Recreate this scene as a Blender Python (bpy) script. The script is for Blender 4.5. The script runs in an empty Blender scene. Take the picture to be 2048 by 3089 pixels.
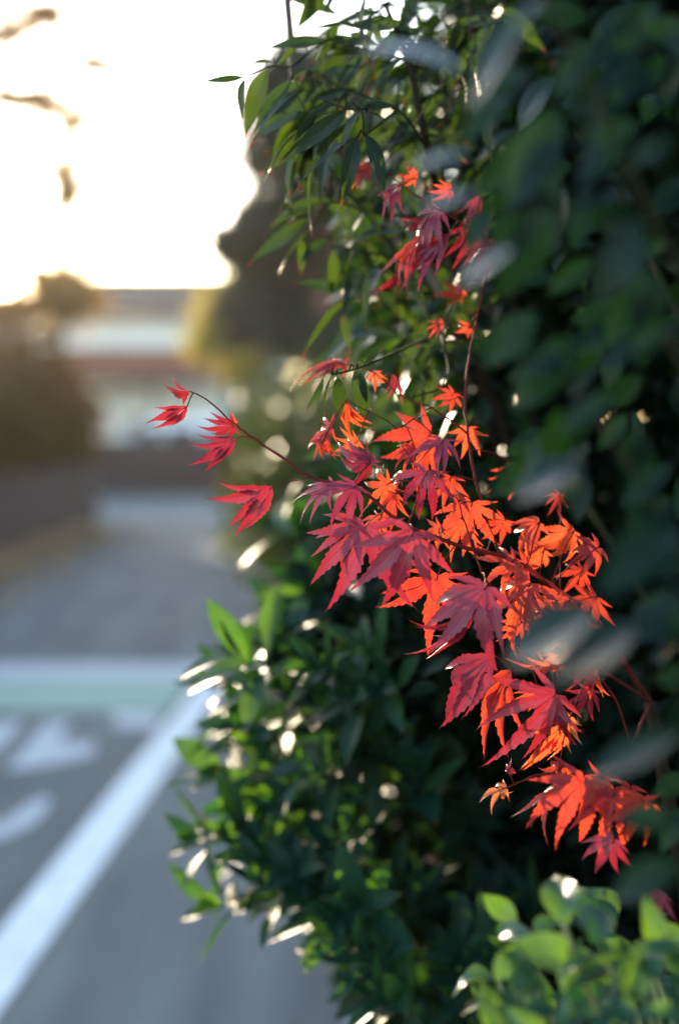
import bpy, bmesh, math, random
import numpy as np
from mathutils import Vector, Matrix

random.seed(7); np.random.seed(7)
R = math.radians
scene = bpy.context.scene
COL = scene.collection

# ------------------------------------------------------------------ camera
CAM_H = 1.5
F_PX, CX, CY, HOR = 4290.0, 1024.0, 1544.5, 1310.0        # 50 mm lens on 36 mm tall film
PITCH = math.atan((CY - HOR) / F_PX)
cam = bpy.data.cameras.new("camera")
cam.sensor_fit = 'VERTICAL'; cam.sensor_height = 36.0; cam.sensor_width = 24.0; cam.lens = 50.0
cam.clip_start = 0.05; cam.clip_end = 2000.0
cam.dof.use_dof = True; cam.dof.focus_distance = 1.30; cam.dof.aperture_fstop = 1.75; cam.dof.aperture_blades = 0
cam_ob = bpy.data.objects.new("camera", cam); COL.objects.link(cam_ob)
cam_ob.location = (0, 0, CAM_H); cam_ob.rotation_euler = (math.pi/2 - PITCH, 0, 0)
scene.camera = cam_ob

# ------------------------------------------------------------------ sky, sun, exposure
SUN_EL, SUN_AZ = R(12.0), R(-21.0)                         # low sun ahead and to the left
world = bpy.data.worlds.new("World"); scene.world = world; world.use_nodes = True
nt = world.node_tree
sky = nt.nodes.new('ShaderNodeTexSky'); sky.sky_type = 'NISHITA'; sky.sun_disc = False
sky.sun_elevation = SUN_EL; sky.sun_rotation = SUN_AZ; sky.air_density = 1.0; sky.dust_density = 1.0; sky.ozone_density = 1.5
nt.links.new(sky.outputs[0], nt.nodes['Background'].inputs[0])
nt.nodes['Background'].inputs[1].default_value = 0.15
SUN_DIR = Vector((math.sin(SUN_AZ)*math.cos(SUN_EL), math.cos(SUN_AZ)*math.cos(SUN_EL), math.sin(SUN_EL)))
sl = bpy.data.lights.new("sun", 'SUN'); sl.energy = 3.0; sl.angle = R(0.53); sl.color = (1.0, 0.80, 0.55)
so = bpy.data.objects.new("sun", sl); COL.objects.link(so)
so.rotation_euler = SUN_DIR.to_track_quat('Z', 'Y').to_euler()
scene.view_settings.view_transform = 'Standard'; scene.view_settings.look = 'None'
scene.view_settings.gamma = 1.0; scene.view_settings.use_curve_mapping = False
scene.view_settings.exposure = 2.75
scene.render.engine = 'CYCLES'
scene.cycles.use_denoising = True
scene.cycles.max_bounces = 8; scene.cycles.diffuse_bounces = 4; scene.cycles.glossy_bounces = 3; scene.cycles.transmission_bounces = 6
scene.cycles.sample_clamp_indirect = 6.0
scene.cycles.caustics_reflective = False; scene.cycles.caustics_refractive = False

HAZE = 0.0002
# ------------------------------------------------------------------ helpers
_rot = cam_ob.rotation_euler.to_matrix()
def P(x, y, d):
    """world point that the photograph shows at pixel (x, y), d metres in front of the camera"""
    return Vector((0, 0, CAM_H)) + _rot @ (Vector(((x-CX)/F_PX, (CY-y)/F_PX, -1.0)) * d)
def G(x, y, z=0.0):
    """point on the ground seen at pixel (x, y)"""
    v = _rot @ Vector(((x-CX)/F_PX, (CY-y)/F_PX, -1.0))
    t = (z - CAM_H) / v.z
    return Vector((v.x*t, v.y*t, z))
def rv(a=1.0): return Vector((random.uniform(-a, a), random.uniform(-a, a), random.uniform(-a, a)))

def link(name, mesh, mat=None, parent=None):
    o = bpy.data.objects.new(name, mesh); COL.objects.link(o)
    if mat is not None and mesh is not None and not mesh.materials: mesh.materials.append(mat)
    if parent is not None: o.parent = parent
    return o
def empty(name, loc, label, cat, group=None):
    o = bpy.data.objects.new(name, None); COL.objects.link(o); o.empty_display_size = 0.1
    o.location = loc; o['label'] = label; o['category'] = cat
    if group: o['group'] = group
    bpy.context.view_layer.update()
    return o
def tag(o, label=None, cat=None, group=None, kind=None):
    if label: o['label'] = label
    if cat: o['category'] = cat
    if group: o['group'] = group
    if kind: o['kind'] = kind
    return o
def put(o, parent):
    """child placed with a world matrix while its thing has only a location"""
    o.parent = parent
    o.matrix_parent_inverse = Matrix.Translation(-parent.location) if parent.parent is None else o.matrix_parent_inverse
    return o
def mesh_from(verts, faces, name="mesh", smooth=True):
    m = bpy.data.meshes.new(name); m.from_pydata([tuple(v) for v in verts], [], faces); m.update()
    if smooth: m.polygons.foreach_set('use_smooth', [True]*len(m.polygons))
    return m
def set_attr(m, name, vals):
    a = m.attributes.new(name, 'FLOAT', 'POINT'); a.data.foreach_set('value', np.asarray(vals, dtype=np.float32))

class MB:
    """collects shapes that belong to one part"""
    def __init__(s): s.v = []; s.f = []
    def add(s, vs, fs):
        n = len(s.v); s.v += [Vector(v) for v in vs]; s.f += [tuple(i+n for i in f) for f in fs]
    def box(s, a, b, M=None):
        x0, y0, z0 = a; x1, y1, z1 = b
        vs = [Vector(p) for p in ((x0,y0,z0),(x1,y0,z0),(x1,y1,z0),(x0,y1,z0),(x0,y0,z1),(x1,y0,z1),(x1,y1,z1),(x0,y1,z1))]
        if M is not None: vs = [M @ v for v in vs]
        s.add(vs, [(0,3,2,1),(4,5,6,7),(0,1,5,4),(1,2,6,5),(2,3,7,6),(3,0,4,7)])
    def tube(s, path, radii, n=7, cap=True):
        path = [Vector(p) for p in path]
        if not hasattr(radii, '__len__'): radii = [radii]*len(path)
        base = len(s.v); up = Vector((0.13, 0.21, 0.97))
        for i, p in enumerate(path):
            t = (path[min(i+1, len(path)-1)] - path[max(i-1, 0)]).normalized()
            a = t.cross(up)
            if a.length < 1e-3: a = t.cross(Vector((1, 0, 0)))
            a.normalize(); b = t.cross(a)
            for k in range(n):
                q = 2*math.pi*k/n
                s.v.append(p + (a*math.cos(q) + b*math.sin(q))*radii[i])
        for i in range(len(path)-1):
            for k in range(n):
                s.f.append((base+i*n+k, base+i*n+(k+1) % n, base+(i+1)*n+(k+1) % n, base+(i+1)*n+k))
        if cap:
            s.f.append(tuple(base+k for k in range(n))[::-1]); s.f.append(tuple(base+(len(path)-1)*n+k for k in range(n)))
    def build(s, name, mat, parent=None, smooth=False, bevel=0.0):
        m = mesh_from(s.v, s.f, name, smooth); o = link(name, m, mat)
        if parent is not None: put(o, parent)
        if bevel:
            b = o.modifiers.new('bevel', 'BEVEL'); b.width = bevel; b.segments = 2; b.limit_method = 'ANGLE'
        return o
def smooth_path(pts, n=4):
    """Catmull-Rom through points"""
    pts = [Vector(p) for p in pts]
    if len(pts) < 3: return pts
    out = []
    ext = [pts[0]*2-pts[1]] + pts + [pts[-1]*2-pts[-2]]
    for i in range(1, len(ext)-2):
        a, b, c, d = ext[i-1], ext[i], ext[i+1], ext[i+2]
        for k in range(n):
            t = k/n
            out.append(0.5*((2*b) + (c-a)*t + (2*a-5*b+4*c-d)*t*t + (3*b-a-3*c+d)*t**3))
    out.append(pts[-1]); return out
def taper(n, r0, r1): return [r0 + (r1-r0)*i/(n-1) for i in range(n)]

# ------------------------------------------------------------------ materials
def new_mat(name):
    m = bpy.data.materials.new(name); m.use_nodes = True
    nt = m.node_tree; b = nt.nodes['Principled BSDF']; return m, nt, b
def noise_mat(name, c1, c2, scale=8.0, rough=0.85, bump=0.2, detail=6.0, spec=0.3, stretch=(1, 1, 1)):
    m, nt, b = new_mat(name); N = nt.nodes; L = nt.links
    tc = N.new('ShaderNodeTexCoord'); mp = N.new('ShaderNodeMapping'); mp.inputs['Scale'].default_value = stretch
    L.new(tc.outputs['Object'], mp.inputs[0])
    n = N.new('ShaderNodeTexNoise'); n.inputs['Scale'].default_value = scale; n.inputs['Detail'].default_value = detail
    L.new(mp.outputs[0], n.inputs['Vector'])
    r = N.new('ShaderNodeValToRGB'); r.color_ramp.elements[0].color = (*c1, 1); r.color_ramp.elements[1].color = (*c2, 1)
    r.color_ramp.elements[0].position = 0.3; r.color_ramp.elements[1].position = 0.7
    L.new(n.outputs['Fac'], r.inputs[0]); L.new(r.outputs[0], b.inputs['Base Color'])
    b.inputs['Roughness'].default_value = rough; b.inputs['Specular IOR Level'].default_value = spec
    if bump:
        bp = N.new('ShaderNodeBump'); bp.inputs['Strength'].default_value = bump; bp.inputs['Distance'].default_value = 0.02
        L.new(n.outputs['Fac'], bp.inputs['Height']); L.new(bp.outputs[0], b.inputs['Normal'])
    return m
def leaf_mat(name, c1, c2, t1, t2, rough=0.35, trans=0.4, spec=0.5, tip=None, tip_at=0.86, vein=0.25, edge=None, attr_var=False, spots=None):
    """leaf: reflecting upper side c1..c2 from leaf to leaf, light coming through t1..t2, vein and red tip from the leaf's own coordinates"""
    m, nt, b = new_mat(name); N = nt.nodes; L = nt.links
    if attr_var:
        vr = N.new('ShaderNodeAttribute'); vr.attribute_name = 'var'; rnd = vr.outputs['Fac']
    else:
        oi = N.new('ShaderNodeObjectInfo'); rnd = oi.outputs['Random']
    au = N.new('ShaderNodeAttribute'); au.attribute_name = 'u'
    av = N.new('ShaderNodeAttribute'); av.attribute_name = 'v'
    def mix(fac, a, bb):
        x = N.new('ShaderNodeMix'); x.data_type = 'RGBA'
        if hasattr(fac, 'node'): L.new(fac, x.inputs[0])
        else: x.inputs[0].default_value = fac
        for sck, c in ((x.inputs[6], a), (x.inputs[7], bb)):
            if hasattr(c, 'node'): L.new(c, sck)
            else: sck.default_value = (*c, 1)
        return x.outputs[2]
    def math_(op, a, bb=None):
        x = N.new('ShaderNodeMath'); x.operation = op
        for i, c in enumerate((a, bb)):
            if c is None: continue
            if hasattr(c, 'node'): L.new(c, x.inputs[i])
            else: x.inputs[i].default_value = c
        return x.outputs[0]
    tc = N.new('ShaderNodeTexCoord'); n = N.new('ShaderNodeTexNoise'); n.inputs['Scale'].default_value = 5.0; n.inputs['Detail'].default_value = 4
    L.new(tc.outputs['Object'], n.inputs['Vector'])
    rr = math_('ADD', math_('MULTIPLY', rnd, 0.75), math_('MULTIPLY', math_('SUBTRACT', n.outputs['Fac'], 0.37), 0.9))
    cl = N.new('ShaderNodeClamp'); L.new(rr, cl.inputs[0]); rr = cl.outputs[0]
    fc = mix(rr, c1, c2); tcg = mix(rr, t1, t2)
    absu = math_('ABSOLUTE', au.outputs['Fac'])
    # midrib and side veins
    mid = N.new('ShaderNodeMapRange'); L.new(absu, mid.inputs[0]); mid.inputs[1].default_value = 0.04; mid.inputs[2].default_value = 0.12
    mid.inputs[3].default_value = 1.0; mid.inputs[4].default_value = 0.0
    ph = math_('SUBTRACT', math_('MULTIPLY', av.outputs['Fac'], 60.0), math_('MULTIPLY', absu, 14.0))
    sv = math_('POWER', math_('ABSOLUTE', math_('SINE', ph)), 14.0)
    vv = math_('MAXIMUM', mid.outputs[0], math_('MULTIPLY', sv, 0.35))
    vf = math_('MULTIPLY', vv, vein)
    fc = mix(vf, fc, tuple(min(1, x*1.8+0.03) for x in c2)); tcg = mix(vf, tcg, tuple(x*0.45 for x in t1))
    if tip is not None:
        mr = N.new('ShaderNodeMapRange'); L.new(av.outputs['Fac'], mr.inputs[0]); mr.inputs[1].default_value = tip_at; mr.inputs[2].default_value = min(1.0, tip_at+0.08)
        fc = mix(mr.outputs[0], fc, tip); tcg = mix(mr.outputs[0], tcg, tip)
    if edge is not None:  # rim light painted into the edge colour
        mr = N.new('ShaderNodeMapRange'); L.new(absu, mr.inputs[0]); mr.inputs[1].default_value = 0.9; mr.inputs[2].default_value = 1.0
        fc = mix(mr.outputs[0], fc, edge); tcg = mix(mr.outputs[0], tcg, edge)
    if spots is not None:
        n5 = N.new('ShaderNodeTexNoise'); n5.inputs['Scale'].default_value = 9.0; n5.inputs['Detail'].default_value = 5; n5.inputs['Roughness'].default_value = .65
        oi2 = N.new('ShaderNodeObjectInfo'); cx = N.new('ShaderNodeVectorMath'); cx.operation = 'ADD'; L.new(tc.outputs['Object'], cx.inputs[0]); L.new(math_('MULTIPLY', oi2.outputs['Random'], 40.0), cx.inputs[1]); L.new(cx.outputs[0], n5.inputs['Vector'])
        mr = N.new('ShaderNodeMapRange'); L.new(n5.outputs['Fac'], mr.inputs[0]); mr.inputs[1].default_value = 0.60; mr.inputs[2].default_value = 0.72
        mr.inputs[4].default_value = 0.8
        fc = mix(mr.outputs[0], fc, spots); tcg = mix(mr.outputs[0], tcg, tuple(x*.6 for x in spots))
    L.new(fc, b.inputs['Base Color']); b.inputs['Roughness'].default_value = rough; b.inputs['Specular IOR Level'].default_value = spec
    bp = N.new('ShaderNodeBump'); bp.inputs['Strength'].default_value = 0.35; bp.inputs['Distance'].default_value = 0.0015
    L.new(math_('ADD', math_('MULTIPLY', vv, -1.0), n.outputs['Fac']), bp.inputs['Height']); L.new(bp.outputs[0], b.inputs['Normal'])
    tr = N.new('ShaderNodeBsdfTranslucent'); L.new(tcg, tr.inputs[0])
    ms = N.new('ShaderNodeMixShader'); ms.inputs[0].default_value = trans
    L.new(b.outputs[0], ms.inputs[1]); L.new(tr.outputs[0], ms.inputs[2])
    L.new(ms.outputs[0], N['Material Output'].inputs[0])
    return m
def plain(name, c, rough=0.5, metal=0.0, spec=0.5):
    m, nt, b = new_mat(name)
    N = nt.nodes; L = nt.links
    n = N.new('ShaderNodeTexNoise'); n.inputs['Scale'].default_value = 6.0; n.inputs['Detail'].default_value = 5
    tc = N.new('ShaderNodeTexCoord'); L.new(tc.outputs['Object'], n.inputs['Vector'])
    x = N.new('ShaderNodeMix'); x.data_type = 'RGBA'; L.new(n.outputs['Fac'], x.inputs[0])
    x.inputs[6].default_value = (*[v*0.86 for v in c], 1); x.inputs[7].default_value = (*[min(1, v*1.1) for v in c], 1)
    L.new(x.outputs[2], b.inputs['Base Color'])
    b.inputs['Roughness'].default_value = rough; b.inputs['Metallic'].default_value = metal; b.inputs['Specular IOR Level'].default_value = spec
    return m

M = {}
M['maple'] = leaf_mat('maple_leaf', (0.21, 0.010, 0.018), (0.30, 0.022, 0.020), (0.46, 0.026, 0.014), (0.80, 0.12, 0.030), rough=0.42, trans=0.45, spec=0.35, vein=0.8, tip=(0.09, 0.016, 0.022), tip_at=0.9, spots=(0.13, 0.020, 0.020))
M['maple_shade_crimson'] = leaf_mat('shade_crimson_maple_leaf', (0.19, 0.014, 0.042), (0.30, 0.024, 0.050), (0.24, 0.008, 0.018), (0.42, 0.022, 0.022), rough=0.38, trans=0.26, spec=0.5, vein=0.6, tip=(0.05, 0.016, 0.025), tip_at=0.9, spots=(0.08, 0.012, 0.020))  # crimson leaves, the darker tone also standing in for leaves in shade
M['maple_dry'] = leaf_mat('withered_maple_leaf', (0.40, 0.11, 0.035), (0.50, 0.17, 0.06), (0.6, 0.15, 0.03), (0.75, 0.25, 0.06), rough=0.6, trans=0.35, vein=0.2)
M['nandina'] = leaf_mat('nandina_leaf', (0.008, 0.020, 0.014), (0.016, 0.030, 0.014), (0.016, 0.042, 0.004), (0.075, 0.12, 0.006), rough=0.36, trans=0.28, spec=0.25, tip=(0.36, 0.040, 0.020), tip_at=0.88, vein=0.3)
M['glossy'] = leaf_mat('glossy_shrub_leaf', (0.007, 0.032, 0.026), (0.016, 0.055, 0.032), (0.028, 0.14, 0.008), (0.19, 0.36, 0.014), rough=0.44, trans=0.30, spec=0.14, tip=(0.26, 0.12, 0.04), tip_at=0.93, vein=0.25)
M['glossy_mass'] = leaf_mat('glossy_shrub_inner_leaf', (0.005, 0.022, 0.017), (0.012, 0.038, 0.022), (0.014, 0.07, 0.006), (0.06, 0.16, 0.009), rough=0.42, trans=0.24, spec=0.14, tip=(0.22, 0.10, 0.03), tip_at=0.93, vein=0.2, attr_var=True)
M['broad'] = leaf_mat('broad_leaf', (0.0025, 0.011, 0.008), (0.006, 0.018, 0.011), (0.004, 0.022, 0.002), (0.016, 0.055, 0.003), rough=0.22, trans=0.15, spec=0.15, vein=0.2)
M['pale'] = leaf_mat('rim_light_leaf', (0.009, 0.050, 0.032), (0.020, 0.078, 0.036), (0.014, 0.085, 0.010), (0.17, 0.32, 0.018), rough=0.24, trans=0.26, spec=0.3, vein=0.4, edge=(0.16, 0.20, 0.045))  # lighter edge colour paints in the backlit rim
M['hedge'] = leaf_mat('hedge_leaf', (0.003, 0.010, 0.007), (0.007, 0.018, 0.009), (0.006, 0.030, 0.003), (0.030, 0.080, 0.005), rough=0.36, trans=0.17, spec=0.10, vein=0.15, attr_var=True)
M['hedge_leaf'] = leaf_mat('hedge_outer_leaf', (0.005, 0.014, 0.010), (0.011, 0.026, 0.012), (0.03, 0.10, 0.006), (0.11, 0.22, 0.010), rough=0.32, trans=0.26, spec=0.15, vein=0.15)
M['conifer'] = leaf_mat('conifer_foliage', (0.012, 0.020, 0.011), (0.022, 0.028, 0.012), (0.03, 0.04, 0.008), (0.07, 0.065, 0.012), rough=0.5, trans=0.2, vein=0.0, attr_var=True)
M['gold'] = leaf_mat('golden_foliage', (0.12, 0.062, 0.012), (0.20, 0.10, 0.018), (0.24, 0.115, 0.016), (0.50, 0.27, 0.045), rough=0.6, trans=0.48, spec=.15, vein=0.0, attr_var=True)
M['farhedge'] = leaf_mat('far_hedge_foliage', (0.034, 0.022, 0.009), (0.062, 0.034, 0.012), (0.12, 0.060, 0.010), (0.26, 0.12, 0.015), rough=0.6, trans=0.32, spec=.1, vein=0.0, attr_var=True)
M['yellowgreen'] = leaf_mat('yellow_green_foliage', (0.05, 0.06, 0.012), (0.11, 0.10, 0.018), (0.34, 0.30, 0.03), (0.62, 0.50, 0.06), rough=0.5, trans=0.45, spec=.3, vein=0.0, attr_var=True)
M['farbush'] = leaf_mat('far_bush_foliage', (0.012, 0.026, 0.009), (0.024, 0.042, 0.011), (0.03, 0.055, 0.006), (0.11, 0.13, 0.012), rough=0.42, trans=0.28, spec=0.15, vein=0.0, attr_var=True)
M['dryleaf'] = leaf_mat('dry_fallen_leaf', (0.30, 0.17, 0.08), (0.46, 0.29, 0.14), (0.2, 0.1, 0.03), (0.3, 0.15, 0.05), rough=0.7, trans=0.1, vein=0.0, attr_var=True)
M['redtwig'] = noise_mat('red_twig', (0.09, 0.011, 0.012), (0.16, 0.022, 0.018), 60, 0.8, 0.1, spec=.08)
M['bark'] = noise_mat('bark', (0.016, 0.011, 0.008), (0.035, 0.023, 0.015), 14, 0.95, 0.6, spec=.05, stretch=(1, 1, 0.25))
M['redbark'] = noise_mat('reddish_bark', (0.12, 0.05, 0.035), (0.22, 0.11, 0.08), 9, 0.9, 0.6, stretch=(1, 1, 0.25))
M['greenstem'] = noise_mat('green_stem', (0.018, 0.022, 0.010), (0.035, 0.035, 0.014), 40, 0.85, 0.1, spec=.08)
M['palestem'] = noise_mat('pale_stem', (0.20, 0.22, 0.08), (0.32, 0.30, 0.13), 40, 0.5, 0.1)
M['stake'] = noise_mat('weathered_stake', (0.10, 0.075, 0.055), (0.18, 0.14, 0.10), 25, 0.8, 0.3, stretch=(1, 1, 0.1))
M['soil'] = noise_mat('soil', (0.035, 0.026, 0.018), (0.08, 0.06, 0.04), 9, 0.95, 0.8)
M['verge'] = noise_mat('verge_earth', (0.07, 0.05, 0.035), (0.17, 0.12, 0.075), 3.5, 0.95, 0.8)
M['paint'] = noise_mat('worn_white_paint', (0.50, 0.505, 0.49), (0.68, 0.68, 0.655), 14, 0.7, 0.15)
M['faintpaint'] = noise_mat('faded_white_paint', (0.30, 0.31, 0.31), (0.46, 0.47, 0.47), 14, 0.75, 0.15)
M['greenpaint'] = noise_mat('worn_green_paint', (0.17, 0.28, 0.215), (0.23, 0.35, 0.275), 10, 0.75, 0.15)
M['stone'] = noise_mat('dark_wall_stone', (0.050, 0.034, 0.031), (0.085, 0.058, 0.052), 5, 0.95, 0.5, spec=.15)
M['mortar'] = noise_mat('dark_joint', (0.03, 0.026, 0.024), (0.06, 0.05, 0.045), 12, 0.95, 0.4)
M['plaster'] = noise_mat('white_plaster', (0.68, 0.65, 0.59), (0.78, 0.75, 0.69), 2.0, 0.85, 0.1)
M['rooftile'] = noise_mat('grey_roof_tile', (0.10, 0.070, 0.058), (0.15, 0.105, 0.088), 4, 0.9, 0.2, spec=.1)
M['brownroof'] = noise_mat('red_brown_roof', (0.17, 0.055, 0.032), (0.25, 0.085, 0.052), 4, 0.9, 0.2, spec=.1)
M['timber'] = noise_mat('dark_timber', (0.07, 0.045, 0.035), (0.12, 0.08, 0.06), 8, 0.7, 0.2, stretch=(1, 1, 0.2))
M['frame'] = plain('window_frame', (0.25, 0.24, 0.23), 0.4, 0.6)
M['glass'] = plain('dark_window_glass', (0.04, 0.05, 0.06), 0.06, 0.0, 0.9)
M['van'] = plain('white_van_paint', (0.80, 0.77, 0.76), 0.22, 0.0, 0.6)
M['rubber'] = plain('tyre_rubber', (0.025, 0.025, 0.027), 0.8)
M['chrome'] = plain('wheel_metal', (0.5, 0.5, 0.52), 0.3, 0.9)
M['lamp'] = plain('lamp_lens', (0.7, 0.7, 0.72), 0.08, 0.0, 0.9)
M['brick'] = noise_mat('red_brick', (0.30, 0.10, 0.06), (0.42, 0.16, 0.10), 10, 0.85, 0.3)

# asphalt with aggregate, worn tracks and darker streaks that run along the lane
m, nt_, b = new_mat('asphalt'); N, L = nt_.nodes, nt_.links
tc = N.new('ShaderNodeTexCoord')
n1 = N.new('ShaderNodeTexNoise'); n1.inputs['Scale'].default_value = 90; n1.inputs['Detail'].default_value = 8; L.new(tc.outputs['Object'], n1.inputs['Vector'])
n2 = N.new('ShaderNodeTexNoise'); n2.inputs['Scale'].default_value = 0.7; n2.inputs['Detail'].default_value = 5; L.new(tc.outputs['Object'], n2.inputs['Vector'])
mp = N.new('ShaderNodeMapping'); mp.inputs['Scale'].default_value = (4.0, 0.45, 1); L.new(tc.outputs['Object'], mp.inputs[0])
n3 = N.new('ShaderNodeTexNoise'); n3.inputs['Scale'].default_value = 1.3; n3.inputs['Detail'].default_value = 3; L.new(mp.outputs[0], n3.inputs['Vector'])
vo = N.new('ShaderNodeTexVoronoi'); vo.inputs['Scale'].default_value = 160; L.new(tc.outputs['Object'], vo.inputs['Vector'])
r1 = N.new('ShaderNodeValToRGB'); r1.color_ramp.elements[0].color = (0.084, 0.086, 0.080, 1); r1.color_ramp.elements[1].color = (0.163, 0.166, 0.154, 1)
r1.color_ramp.elements[0].position = 0.3; r1.color_ramp.elements[1].position = 0.7
L.new(n1.outputs['Fac'], r1.inputs[0])
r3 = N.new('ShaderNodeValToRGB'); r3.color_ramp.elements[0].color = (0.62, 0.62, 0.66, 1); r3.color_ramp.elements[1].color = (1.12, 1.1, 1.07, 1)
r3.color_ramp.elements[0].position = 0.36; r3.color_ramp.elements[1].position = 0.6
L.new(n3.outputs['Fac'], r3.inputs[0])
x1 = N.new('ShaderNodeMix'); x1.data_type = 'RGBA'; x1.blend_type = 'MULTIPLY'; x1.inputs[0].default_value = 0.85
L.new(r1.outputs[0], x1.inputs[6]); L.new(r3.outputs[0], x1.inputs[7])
x2 = N.new('ShaderNodeMix'); x2.data_type = 'RGBA'; x2.blend_type = 'OVERLAY'; x2.inputs[0].default_value = 0.35
L.new(x1.outputs[2], x2.inputs[6]); L.new(n2.outputs['Fac'], x2.inputs[7])
L.new(x2.outputs[2], b.inputs['Base Color']); b.inputs['Roughness'].default_value = 0.85; b.inputs['Specular IOR Level'].default_value = 0.25
bp = N.new('ShaderNodeBump'); bp.inputs['Strength'].default_value = 0.5; bp.inputs['Distance'].default_value = 0.004
L.new(vo.outputs['Distance'], bp.inputs['Height']); L.new(bp.outputs[0], b.inputs['Normal'])
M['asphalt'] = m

# ------------------------------------------------------------------ leaf shapes
def arc(r, k):
    if abs(k) < 1e-4: return r, 0.0
    return math.sin(k*r)/k, -(1-math.cos(k*r))/k
def maple_mesh(seed, curl=0.5, fold=0.25, spread=1.0, wid=1.0, twist=0.0, lobes=7):
    rnd = random.Random(seed)
    full = [(-112, .40), (-70, .72), (-35, .93), (0, 1.0), (35, .93), (70, .74), (112, .42)]
    if lobes == 5: full = full[1:-1]
    ang = [R(a*spread + rnd.uniform(-5, 5)) for a, _ in full]
    ln = [l*rnd.uniform(.9, 1.08) for _, l in full]
    n = len(full); V, Fc, U, VV = [], [], [], []
    K = 17
    bound = [ang[0]-R(26)] + [(ang[i]+ang[i+1])/2 for i in range(n-1)] + [ang[-1]+R(26)]
    rs = [0.10] + [0.24*min(ln[i], ln[i+1])+0.035 for i in range(n-1)] + [0.10]
    kap = [curl*rnd.uniform(.4, 1.6) for _ in range(n)]
    side = [twist*rnd.uniform(-1, 1) + rnd.uniform(-.12, .12) for _ in range(n)]
    def emit(x, y, z, u, v):
        V.append((x, y, z)); U.append(u); VV.append(v); return len(V)-1
    c0 = emit(0, 0, 0, 0, 0)
    for i in range(n):
        th = ang[i]; d = (math.sin(th), math.cos(th)); p = (math.cos(th), -math.sin(th))
        r0 = 0.5*(rs[i]+rs[i+1])*0.92
        rows = []
        for k in range(K+1):
            t = k/K; r = r0 + (ln[i]-r0)*t
            cs, sn = [], []
            for sgn, bi in ((-1, i), (1, i+1)):
                h = abs(bound[bi]-th); wb = rs[bi]*math.sin(h)
                rb = rs[bi]*math.cos(h)
                wl = 0.128*wid*ln[i]*((.62+.38*math.sin(math.pi/2*t/.3)) if t < .3 else (1-((t-.3)/.7)**.95)**1.12)
                s_ = min(1, t/0.16); w = wb*(1-s_)**1.6 + wl*(1-(1-s_)**1.6)
                if 2 <= k < K: w *= 1 + (0.13 if k % 2 else -0.10)
                if k == K: w = 0
                rr = rb*(1-min(1, t*5)) + r*min(1, t*5) if k == 0 else r - (0.016 if k % 2 == 0 else -0.012)*ln[i]
                if k == 0: rr = rb
                cs.append((rr, sgn*w))
            bend = side[i]*t*t*0.25*ln[i]
            row = []
            for (rr, w) in (cs[0], (r, 0.0), cs[1]):
                a, z = arc(rr, kap[i])
                z += fold*abs(w) + 0.012*math.sin(9*rr+seed+i)
                off = w + bend
                row.append(emit(d[0]*a+p[0]*off, d[1]*a+p[1]*off, z, 0 if w == 0 else math.copysign(1, w), rr/ln[i]))
            rows.append(row)
        l, mid, rr_ = rows[0]
        Fc += [(c0, mid, l), (c0, rr_, mid)]
        for k in range(K):
            a, bq = rows[k], rows[k+1]
            Fc += [(a[0], a[1], bq[1], bq[0]), (a[1], a[2], bq[2], bq[1])]
    me = mesh_from(V, Fc, "maple_leaf"); set_attr(me, 'u', U); set_attr(me, 'v', VV); return me
def blade_mesh(seed, w=0.16, peak=0.42, k=0.5, fold=0.3, rows=9, wave=0.02, side=0.0, acum=1.0, blunt=False, roll=0.0):
    """lance-shaped leaf, length 1 along +Y, upper side +Z"""
    rnd = random.Random(seed); V, Fc, U, VV = [], [], [], []
    R_ = []
    for i in range(rows+1):
        t = i/rows
        if blunt: ww = w*max(0.0, math.sin(math.pi*t**0.8))**0.62
        else:
            s = t/peak if t < peak else 1-(t-peak)/(1-peak)
            ww = w*(math.sin(math.pi/2*s)**(0.85 if t < peak else 1.25*acum))
        a, z = arc(t, k); row = []
        for u in (-1, -0.5, 0, 0.5, 1):
            zz = z + fold*abs(u)*ww + roll*ww*(u*u) + wave*math.sin(7*t+seed*1.7)*abs(u)
            row.append(len(V)); V.append((u*ww + side*t*t, a, zz)); U.append(u); VV.append(t)
        R_.append(row)
    for i in range(rows):
        for j in range(4): Fc.append((R_[i][j], R_[i][j+1], R_[i+1][j+1], R_[i+1][j]))
    me = mesh_from(V, Fc, "leaf_blade"); set_attr(me, 'u', U); set_attr(me, 'v', VV); return me
def frame(base, tip, nrm):
    a = (tip-base); ln = a.length; a.normalize()
    n = nrm - a*nrm.dot(a)
    if n.length < 1e-4: n = a.orthogonal()
    n.normalize(); x = a.cross(n)
    return Matrix(((x.x*ln, a.x*ln, n.x*ln, base.x), (x.y*ln, a.y*ln, n.y*ln, base.y), (x.z*ln, a.z*ln, n.z*ln, base.z), (0, 0, 0, 1)))
def leaf_obj(mesh, base, tip, nrm, parent, mat, name='leaf', wide=1.0):
    o = bpy.data.objects.new(name, mesh); COL.objects.link(o)
    if not mesh.materials: mesh.materials.append(mat)
    if mesh.materials[0] is not mat:
        o.material_slots[0].link = 'OBJECT'; o.material_slots[0].material = mat
    mw = frame(base, tip, nrm)
    if wide != 1.0: mw = mw @ Matrix.Diagonal((wide, 1, 1, 1))
    o.parent = parent; o.matrix_parent_inverse = Matrix.Translation(-parent.location)
    o.matrix_basis = mw
    return o
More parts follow.
